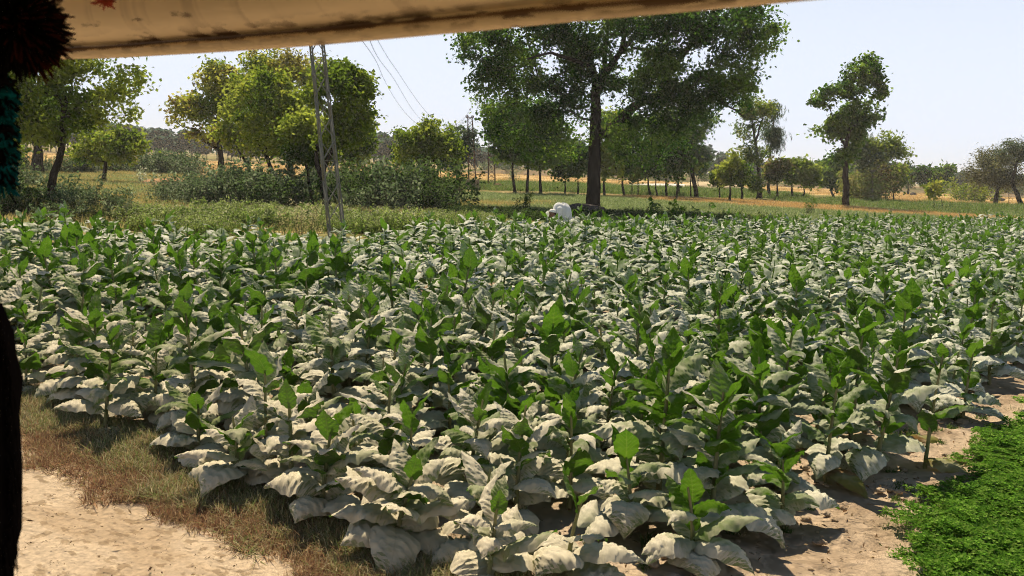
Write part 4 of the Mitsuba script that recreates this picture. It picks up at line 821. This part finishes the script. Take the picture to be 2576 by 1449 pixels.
print('weeds',
 mass('weed_thicket', 'grey green weed thicket under the grove of trees left of centre', 'weeds', [(470, 620, 500, 524, GW, 1.0, 1.8), (600, 730, 503, 527, GW + ['dark_weed'], 1.1, 2.2), (490, 690, 485, 500, GW, .95, .8), (735, 870, 478, 510, GW + FW, .6, .5), (885, 1010, 502, 530, GW + ['dark_weed'], 1.0, 2.0), (760, 900, 455, 475, GW, 1.0, .4)], 1),
 mass('dark_thicket', 'dark dense weed clump at the right end of the thicket', 'weeds', [(960, 1105, 498, 530, ['dark_weed', 'dark_weed', 'grey_weed'], 1.15, 2.0)], 2),
 mass('flowering_weeds', 'knee high yellow green weeds with tiny pale flowers along the back edge of the tobacco', 'weeds', [(330, 560, 536, 590, FW, .72, 3.4), (540, 1110, 541, 590, FW, .72, 3.4), (1080, 1250, 540, 565, FW, .55, 2.6)], 3),
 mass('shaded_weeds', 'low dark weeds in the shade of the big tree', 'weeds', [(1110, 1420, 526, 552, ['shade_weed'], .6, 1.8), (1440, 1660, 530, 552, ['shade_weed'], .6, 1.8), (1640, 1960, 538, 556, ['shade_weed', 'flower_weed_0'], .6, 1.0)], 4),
 mass('left_undergrowth', 'brownish green undergrowth at the foot of the leaning tree at left', 'weeds', [(-60, 105, 505, 550, ['brown_weed', 'dark_weed'], .75, 1.8), (100, 330, 540, 570, ['brown_weed', 'brown_weed', 'grey_weed'], .55, 1.6), (150, 235, 500, 540, GW + ['brown_weed'], .72, 1.4), (20, 90, 462, 475, GW, .8, .5)], 5),
 mass('back_hedge', 'grey green scrub bank across the far side of the left clearing', 'weeds', [(-60, 230, 424, 436, GW + ['dark_weed'], 1.2, .4), (200, 480, 426, 438, GW + ['brown_weed', 'dark_weed'], 1.15, .5), (340, 480, 430, 442, GW, 1.4, .4)], 6),
 mass('clearing_weeds', 'pale grey weeds at the right side of the left clearing', 'weeds', [(390, 480, 490, 515, GW, .7, .8), (280, 350, 515, 540, ['brown_weed', 'grey_weed'], .7, .6)], 7),
 mass('bank_scrub', 'scrubby bushes dotted over the far embankment', 'scrub', [(700, 2500, 424, 428, GW + ['brown_weed'], 1.6, .0)], 8))
r = np.random.default_rng(8)
for n in range(150):
    x = r.uniform(-35, 160); copy(f'bank_scrub__1{n:03d}', (GW + ['brown_weed', 'dark_weed'])[int(r.integers(4))], mat([x, r.uniform(178, 188), .1 + r.uniform(0, .8)], r.uniform(0, 6), r.uniform(.9, 1.9)))
def bush(name, label, px, py, rng_seed, args, cat='bush', scale=1.0, Y=None, z=-.08, kind=None):
    g = gnd(px, py) if Y is None else np.array([at(px, py, Y)[0], Y, 0]); m = weed(*args[:7], np.random.default_rng(rng_seed), *args[7:])
    solo(name, (np.asarray(m[0]) * scale + g + [0, 0, z], m[1]), 'foliage', label, cat, kind=kind, color=m[2])
bush('pale_dry_weed', 'pale straw coloured flowering weed standing just left of the lattice tower', 752, 585, 3, (24, .85, .24, 42, .05, .035, [(.48, .42, .22), (.36, .34, .15), (.55, .50, .30)]), 'plant')
bush('lone_shrub', 'small dark shrub standing alone left of the stooping person', 1315, 532, 4, (14, .95, .16, 46, .08, .05, WDARK + MIDG[:1]))
bush('white_leaved_weed', 'small weed with whitish leaves at the clearing edge', 372, 458, 5, (10, .9, .3, 22, .16, .09, [(.5, .52, .40), (.35, .4, .25)]), 'plant')
bush('yellow_green_bush', 'dense yellow green bush at the foot of the tall straight tree', 2163, 500, 6, (44, 2.7, .9, 80, .24, .15, MIDG[2:] + YELG[1:2]), scale=1.0)
bush('brown_tinged_bush', 'brown tinged bush rising behind the yellow green bush', 2172, 492, 7, (34, 3.6, 1.0, 70, .30, .19, [(.19, .21, .06), (.26, .24, .08), (.22, .27, .07)]), Y=86)
bush('reddish_bush', 'reddish brown bush next to the grey metal drum', 2202, 490, 8, (34, 4.2, .6, 80, .24, .14, [(.12, .09, .04), (.09, .10, .03), (.15, .11, .05)]), Y=88)
bush('low_bright_bush', 'low light green bush left of the thorn tree', 2452, 490, 9, (40, 2.6, 1.1, 90, .26, .16, MIDG[1:]), Y=110)
bush('tall_weed', 'tall thin weed standing up above the thicket right of the lattice tower', 938, 505, 10, (7, 2.2, .08, 60, .09, .05, WGREY), 'plant')
bush('edge_weed', 'leafy weed at the far edge of the tobacco below the golden strip', 2033, 538, 12, (12, .95, .16, 40, .09, .05, GREY + MIDG[:1]), 'plant')
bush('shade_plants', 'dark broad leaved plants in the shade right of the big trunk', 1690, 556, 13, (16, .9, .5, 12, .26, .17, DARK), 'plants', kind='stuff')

# ------------------------------------------------------------------ lattice towers and wires
scene['galvanised'] = {'type': 'twosided', 'b': {'type': 'principled', 'base_color': proc(lambda p, n, uv: mix((.10, .10, .08), (.185, .18, .145), fbm(p.x * 6, p.y * 6, p.z * 2.5, 3))), 'roughness': .55, 'metallic': .25}}
scene['rust_steel'] = diffuse(proc(lambda p, n, uv: mix((.16, .08, .05), (.22, .15, .11), fbm(p.x * 4, p.y * 4, p.z * 2, 3))))
def tower(name, label, base, top, w0, w1, panels, mat_, rz=.5, thick=.03, single=False, arm_w=1.0):
    key = thing(name, label, 'lattice tower'); base, top = np.asarray(base, float), np.asarray(top, float)
    def corner(t, k):
        a = rz + k * math.pi / 2; w = (w0 + (w1 - w0) * t) * .7071
        return base + (top - base) * t + np.array([math.cos(a) * w, math.sin(a) * w, 0])
    for k in range(4):
        p, q = corner(0, k), corner(1, k); d = (base - p) * [1, 1, 0]; d /= np.linalg.norm(d); e = np.cross(d, [0, 0, 1]); h = thick * .9
        part(key, 'leg', cat_mesh([bar(p, q, thick, thick * .35), bar(p + (d + e) * h * .3, q + (d + e) * h * .3, thick * .35, thick)]), mat_)
    br = []
    for i in range(panels):
        t0, t1 = i / panels, (i + 1) / panels
        for k in range(4):
            z = (i + k) % 2; m = bar(corner(t0, k + z), corner(t1, k + 1 - z), thick * .85, thick * .6); br.append(m)
            if i % 4 == 0 and i: br.append(bar(corner(t0, k), corner(t0, k + 1), thick * .7, thick * .3))
    if single:
        for m in br: part(key, 'brace', m, mat_)
    else: part(key, 'braces', cat_mesh(br), mat_, kind='stuff')
    arm = [corner(1, 0) * 0 + top + np.array([s * .95 * arm_w, 0, -.12 - h_]) for s, h_ in ((-1, 0), (1, 0), (0, -.55))]
    part(key, 'cross_arm', bar(top + [-1.0 * arm_w, 0, -.2], top + [1.0 * arm_w, 0, -.2], .07, .07), mat_)
    for a in arm:
        m = trimesh.creation.revolve(np.array([[0, 0], [.03, 0], [.055, .03], [.03, .05], [.055, .08], [.03, .10], [.05, .13], [.02, .16], [0, .16]]), sections=10)
        part(key, 'insulator', (np.array(m.vertices) + a - [0, 0, .05], np.array(m.faces)), mat_, smooth=40)
    return [a + np.array([0, 0, .1]) for a in arm]
TB = at(851, 566, 21.0); TB[2] = -.08
TT_ = at(765, -190, 21.6)
A1 = tower('lattice_tower', 'steel lattice power tower leaning left, rising past the window rail beside the grove', TB, TT_, .36, .26, 15, 'galvanised', 1.13, .034, True)
T2 = gnd(1189, 471); T2[2] = -.1
A2 = tower('lattice_tower', 'distant thin lattice tower standing on a concrete block left of the shade tree', T2, at(1182, 290, T2[1]), .62, .36, 14, 'rust_steel', .7, .05, arm_w=.3)
T3 = gnd(1237, 470); T3[2] = -.1
tower('lattice_tower', 'reddish lattice tower footing half hidden by leaves left of the shade tree', T3, at(1236, 330, T3[1]), .62, .4, 12, 'rust_steel', .7, .06, arm_w=.3)
scene['concrete'] = diffuse(proc(lambda p, n, uv: mix((.20, .165, .13), (.33, .28, .22), fbm(p.x * 5, p.y * 5, p.z * 5, 3))))
bx = blob(.52, .45, .42, np.random.default_rng(2), .0, 3); v = np.clip(bx[0] * 1.6, [-.5, -.42, -.42], [.5, .42, .42]) + .02 * (meshkit.fbm(bx[0] * 5, 2)[:, None] - .5)
solo('concrete_block', (v + gnd(1189, 474) + [0, -.3, .25], bx[1]), 'concrete', 'brown concrete footing block under the distant thin lattice tower', 'concrete block', smooth=30)
scene['wire_metal'] = diffuse(rgb(.16, .17, .17))
for i, (x0, y0, x1, y1, x2, y2) in enumerate([(905, 95, 960, 186, 1035, 300), (928, 95, 985, 190, 1055, 297), (945, 92, 1000, 180, 1082, 292)]):
    s0 = np.array([at(x0, y0, 26), at(x1, y1, 36), at(x2, y2, 54)])
    st = A1[i] + np.array([.0, .0, .0]); P = np.vstack([at(x0 - 70, y0 - 150, 21.6), s0, A2[i]]); P[0] = [P[0][0], 21.6, P[0][2]]
    from scipy.interpolate import CubicSpline
    t = np.array([0, .14, .34, .62, 1.0]); q = CubicSpline(t, np.vstack([A1[i], P[1:]]))(np.linspace(0, 1, 60))
    solo('power_wire', tube(q, .009, 4, False), 'wire_metal', ['lowest of the three thin power wires running down from the lattice tower', 'middle one of the three thin power wires in the sky', 'uppermost of the three thin power wires in the sky'][i], 'wire', group='power wires crossing the sky')

# ------------------------------------------------------------------ small things in the fields
def mound(name, px, py, rx, ry, h, bs, label, seed, Y=None):
    g = gnd(px, py) if Y is None else np.array([at(px, py, Y)[0], Y, 0]); v, f = blob(1, 1, 1, np.random.default_rng(seed), .18, 4, 1.8)
    v = v * [rx, ry, h]; v[:, 2] += .08 * (meshkit.fbm(v * 3, 3) - .5); solo(name, (v + g + [0, 0, -.15 * h], f), bs, label, 'mound', smooth=True)
scene['earth_mat'] = diffuse(proc(lambda p, n, uv: mix((.42, .24, .12), (.52, .34, .19), fbm(p.x * 3, p.y * 3, p.z * 3, 3))))
scene['sand_mat'] = diffuse(proc(lambda p, n, uv: mix((.50, .40, .24), (.60, .50, .32), fbm(p.x * 2, p.y * 2, p.z * 2, 3))))
scene['white_sand'] = diffuse(rgb(.72, .68, .60))
scene['dark_stone'] = diffuse(proc(lambda p, n, uv: mix((.05, .045, .04), (.13, .11, .095), fbm(p.x * 4, p.y * 4, p.z * 4, 3))))
mound('earth_mound', 428, 466, 1.7, 1.0, .5, 'earth_mat', 'orange brown heap of dug earth in the left clearing', 1)
mound('sand_heap', 1790, 476, 4.2, 2.4, 1.1, 'sand_mat', 'pale sand heap seen between trunks right of the feathery tree', 2)
mound('sand_heap', 1826, 478, 3.4, 2.0, .8, 'sand_mat', 'smaller pale sand heap right behind the first one', 3)
mound('white_heap', 1735, 473, 7.5, 2.5, .55, 'white_sand', 'long low white heap behind the row of young trees', 4)
mound('trunk_mound', 1468, 533, 1.3, .9, .42, 'dark_stone', 'dark earth mound against the foot of the big shade tree', 5)
for i, (x, y, rx, lab) in enumerate([(2462, 500, 2.6, 'dark flat stone slab in the stubble left of the thorn tree'), (2510, 504, 2.2, 'dark low stone pile under the thorn tree'), (2297, 490, 1.0, 'dark stump in the stubble below the bluish tree'), (1252, 473, .7, 'reddish brown stone beside the reddish tower footing')]):
    g = gnd(x, y); v, f = blob(rx * .5, .5, .3, np.random.default_rng(60 + i), .25, 3, 2); solo('stone', (v + g + [0, 0, .1], f), 'rust_steel' if i == 3 else 'dark_stone', lab, 'stone', smooth=True)
g = gnd(2204, 503); pr = np.array([[0, 0], [.62, 0], [.60, .05], [.74, .75], [.76, .78], [.90, 1.55], [.94, 1.58], [.92, 1.62], [.86, 1.6], [.84, 1.5], [0, 1.5]]) * .72
m = trimesh.creation.revolve(pr, sections=28); scene['drum_paint'] = diffuse(proc(lambda p, n, uv: mix((.10, .11, .12), (.19, .19, .19), fbm(p.x * 3, p.y * 3, p.z * 3, 3))))
key = thing('metal_drum', 'grey tapered metal drum between the bushes right of the tall straight tree', 'drum')
part(key, 'body', (np.array(m.vertices) + g, np.array(m.faces)), 'drum_paint', smooth=35)
rim = trimesh.creation.torus(.675, .03); part(key, 'rim', (np.array(rim.vertices) + g + [0, 0, 1.15], np.array(rim.faces)), 'drum_paint', smooth=True)
for i, (x, y, x2, y2, lab) in enumerate([(2371, 527, 2368, 500, 'thin stake leaning in the green strip at right'), (2538, 515, 2537, 470, 'thin bare post in front of the thorn tree')]):
    g0 = gnd(x, y); solo('wooden_post', tube([g0 + [0, 0, -.1], (g0 + at(x2, y2, g0[1])) / 2 + [.02, 0, 0], at(x2, y2, g0[1])], [.035, .03, .02], 6), 'bark', lab, 'post', smooth=True)

# ------------------------------------------------------------------ the stooping person
PB = gnd(1416, 574); PB = np.array([at(1416, 574, 24.0)[0], 24.0, 0])
def pp(x, y, z): return PB + np.array([x * .84, y * .84, z * .95])
key = thing('person', 'person in loose white shirt and white cap stooping over tobacco at the field edge', 'person')
for k, c in dict(skin=(.20, .11, .07), white_cloth=(.66, .66, .63), cap_cloth=(.78, .76, .70), hair_black=(.012, .01, .009), sandal=(.06, .04, .03)).items(): scene[k] = diffuse(rgb(*c))
hip, chest, neck, head = pp(.06, .02, .90), pp(-.17, -.16, .93), pp(-.27, -.24, .86), pp(-.36, -.30, .80)
bones = [(hip, .10, chest, .11), (chest, .105, neck, .055), (neck, .055, head, .075), (pp(.02, -.08, .90), .085, pp(.04, -.06, .48), .055), (pp(.04, -.06, .48), .055, pp(.08, -.02, .09), .04), (pp(.12, .10, .90), .085, pp(.10, .13, .48), .055), (pp(.10, .13, .48), .055, pp(.16, .16, .09), .04),
         (pp(.08, -.02, .06), .04, pp(-.06, -.10, .035), .03), (pp(.16, .16, .06), .04, pp(.02, .09, .035), .03),
         (pp(-.15, -.32, .90), .055, pp(-.20, -.36, .64), .042), (pp(-.20, -.36, .64), .04, pp(-.34, -.36, .46), .026), (pp(-.23, -.02, .90), .055, pp(-.31, -.02, .64), .042), (pp(-.31, -.02, .64), .04, pp(-.42, -.12, .46), .026)]
for hx, hy in ((-.34, -.36), (-.42, -.12)):
    bones.append((pp(hx, hy, .46), .027, pp(hx - .035, hy - .01, .40), .034))
    for j in range(4):
        o = (j - 1.5) * .019; b = pp(hx - .04, hy + o, .385); k1 = b + np.array([-.02, 0, -.03 + .004 * abs(j - 1)]); bones += [(b, .0095, k1, .0085), (k1, .0085, k1 + np.array([.006, 0, -.028]), .007)]
    b = pp(hx - .015, hy - .03, .415); bones.append((b, .011, b + np.array([-.03, -.02, -.03]), .009))
face = [(head, .085, head + np.array([-.05, -.045, -.045]), .062), (head + np.array([-.055, -.05, -.10]) * .9, .05, head + np.array([-.04, -.03, -.02]), .07), (head + np.array([-.10, -.085, -.045]), .013, head + np.array([-.085, -.07, -.02]), .012)]
part(key, 'body', man_mesh(hull_chain(bones + face, 14), .03, 4), 'skin', smooth=True)
ear = blob(.012, .02, .03, np.random.default_rng(1), 0, 2); part(key, 'ear', (ear[0] + head + [.01, -.085, -.03], ear[1]), 'skin', smooth=True)
for e in (-1, 1):
    eye = blob(.009, .009, .009, np.random.default_rng(1), 0, 1); d = np.array([.035, -.05, 0]) * e; part(key, 'eye', (eye[0] + head + np.array([-.095, -.08, -.03]) + d, eye[1]), 'hair_black', smooth=True)
mo = blob(.018, .012, .005, np.random.default_rng(1), 0, 2); part(key, 'mouth', (mo[0] + head + [-.105, -.09, -.085], mo[1]), 'dark_stone', smooth=True)
def cap_half(r0, z0, z1, c, sh):
    m = trimesh.creation.revolve(np.array([[r0 * 1.03, z0], [r0 * 1.05, z0 + .02], [r0 * 1.0, (z0 + z1) / 2], [r0 * .8, z1 * .86], [r0 * .45, z1 * .98], [0, z1]]), sections=24)
    v = np.array(m.vertices); R = trimesh.geometry.align_vectors([0, 0, 1], sh)[:3, :3]; return v @ R.T + c, np.array(m.faces)
part(key, 'hair', cap_half(.092, -.01, .075, head, [.55, .3, .8]), 'hair_black', smooth=True)
part(key, 'cap', cap_half(.099, .012, .10, head, [.10, .05, 1.0]), 'cap_cloth', smooth=True)
# the long shirt: a draped shell over the bent back that hangs down as a skirt
part(key, 'shirt_yoke', man_mesh(hull_chain([(chest, .155, neck + np.array([.01, 0, 0]), .095), (pp(-.15, -.32, .90), .085, pp(-.23, -.02, .90), .085)], 18), .03, 6), 'white_cloth', smooth=True)
rgp = np.random.default_rng(9); na, nz = 64, 26; Vs = []
for i in range(nz):
    t = i / (nz - 1); ring = []
    for j in range(na):
        a = 2 * np.pi * j / na
        if t < .5:
            u = t / .5; r = math.sin(u * math.pi / 2); z = 1.075 - .30 * (1 - math.cos(u * math.pi / 2)) ; s = 1.0
        else:
            u = (t - .5) / .5; r = 1 + .10 * u; z = .775 - .36 * u; s = 1.0
        fold = (.5 * math.sin(9 * a + 2 * math.sin(a)) + .5 * math.sin(15 * a + 1)) * .055 * max(0, t - .2) * 1.6
        rx, ry = (.275 + fold) * r, (.25 + fold) * r
        x, y = math.cos(a) * rx, math.sin(a) * ry
        c = -x * .9 - y * .3
        zz = z - (.06 if c > 0 else .02) * max(c, -.1) * 2 + .018 * math.sin(5 * a + 8 * t)
        if t > .5 and x < -.05: zz += .16 * u * min(1, -x / .2)
        ring.append(pp(-.03 + x, -.06 + y, zz))
    Vs.append(ring)
Vs = np.array(Vs).reshape(-1, 3); i, j = np.meshgrid(np.arange(nz - 1), np.arange(na), indexing='ij'); k = (j + 1) % na
part(key, 'shirt', (Vs, np.stack([i * na + j, (i + 1) * na + j, (i + 1) * na + k, i * na + k], -1).reshape(-1, 4)), 'white_cloth', smooth=True)
for s, (a, b) in enumerate(((pp(-.15, -.31, .92), pp(-.20, -.36, .64)), (pp(-.23, -.03, .92), pp(-.31, -.02, .64)))):
    part(key, 'sleeve', tube([a, (a + b) / 2 + [.01, 0, 0], b, b + (b - a) * .2 + [-.06, 0, -.02]], [.085, .078, .07, .062], 16, False), 'white_cloth', smooth=True)
for (a, b, c) in (((.02, -.08, .86), (.04, -.06, .48), (.08, -.02, .10)), ((.12, .10, .86), (.10, .13, .48), (.16, .16, .10))):
    part(key, 'trouser_leg', tube([pp(*a), (pp(*a) + pp(*b)) / 2, pp(*b), (pp(*b) + pp(*c)) / 2, pp(*c)], [.11, .105, .09, .085, .075], 16, False), 'white_cloth', smooth=True)

# ------------------------------------------------------------------ the tree line in the distance and the haze
rg = np.random.default_rng(99)
def far_tree(H, rng, cols):
    n = int(rng.integers(26, 44)); lean = rng.normal() * .04 * H; tr = tube([[0, 0, -.2], [lean * .3, 0, H * .4], [lean, 0, H * .92]], [.09, .06, .015], 4, False); pts = []
    for _ in range(n):
        t = rng.uniform(.42, 1.0); r = H * .15 * (1.15 - .75 * t) * rng.uniform(.2, 1.2); a = rng.uniform(0, 6.28)
        k = int(rng.integers(9, 16)); pts.append(np.array([lean * t + math.cos(a) * r, math.sin(a) * r, H * t]) + rng.normal(size=(k, 3)) * [.3, .3, .32])
    V, f, C = leaves(np.vstack(pts), 1.35, .9, cols, rng, .4, cvar=.12, up=.0); return cat_mesh([(V, f, C), (tr[0], tr[1], np.tile([.05, .045, .04], (len(tr[0]), 1)))])
FT_HAZED = [(.055, .105, .075), (.068, .12, .085), (.08, .135, .09)]  # leaf colours shifted bluish, distance haze mixed into the base colour
for k in range(7): patch_group(f'far_tree_{k}', far_tree(rg.uniform(6.2, 8.2), rg, FT_HAZED), 'foliage')
n = 0
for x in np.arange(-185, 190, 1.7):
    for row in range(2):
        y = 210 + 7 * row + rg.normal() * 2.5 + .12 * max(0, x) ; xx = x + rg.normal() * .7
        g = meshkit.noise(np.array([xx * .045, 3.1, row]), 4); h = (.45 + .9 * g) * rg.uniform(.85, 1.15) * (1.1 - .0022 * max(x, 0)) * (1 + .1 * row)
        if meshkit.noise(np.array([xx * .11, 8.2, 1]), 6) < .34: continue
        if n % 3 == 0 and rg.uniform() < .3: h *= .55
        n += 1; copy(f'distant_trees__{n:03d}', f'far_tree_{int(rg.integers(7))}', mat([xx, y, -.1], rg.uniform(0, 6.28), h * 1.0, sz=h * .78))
labels['distant_trees'] = {'label': 'hazy bluish line of tall thin trees along the whole horizon', 'category': 'trees', 'kind': 'stuff'}
if HAZE:
    scene['haze'] = {'type': 'cube', 'to_world': T().translate([0, 0, 11.5]).scale([1600, 1600, 12.9]), 'bsdf': {'type': 'null'}, 'interior': {'type': 'ref', 'id': 'air'}}
    labels['haze'] = {'label': 'thin pale summer haze over the whole plain', 'category': 'haze', 'kind': 'stuff'}
print('distant', n, 'entries', len(scene), 'triangles', sum(len(v[1]) for v in meshkit.WRITTEN.values()))
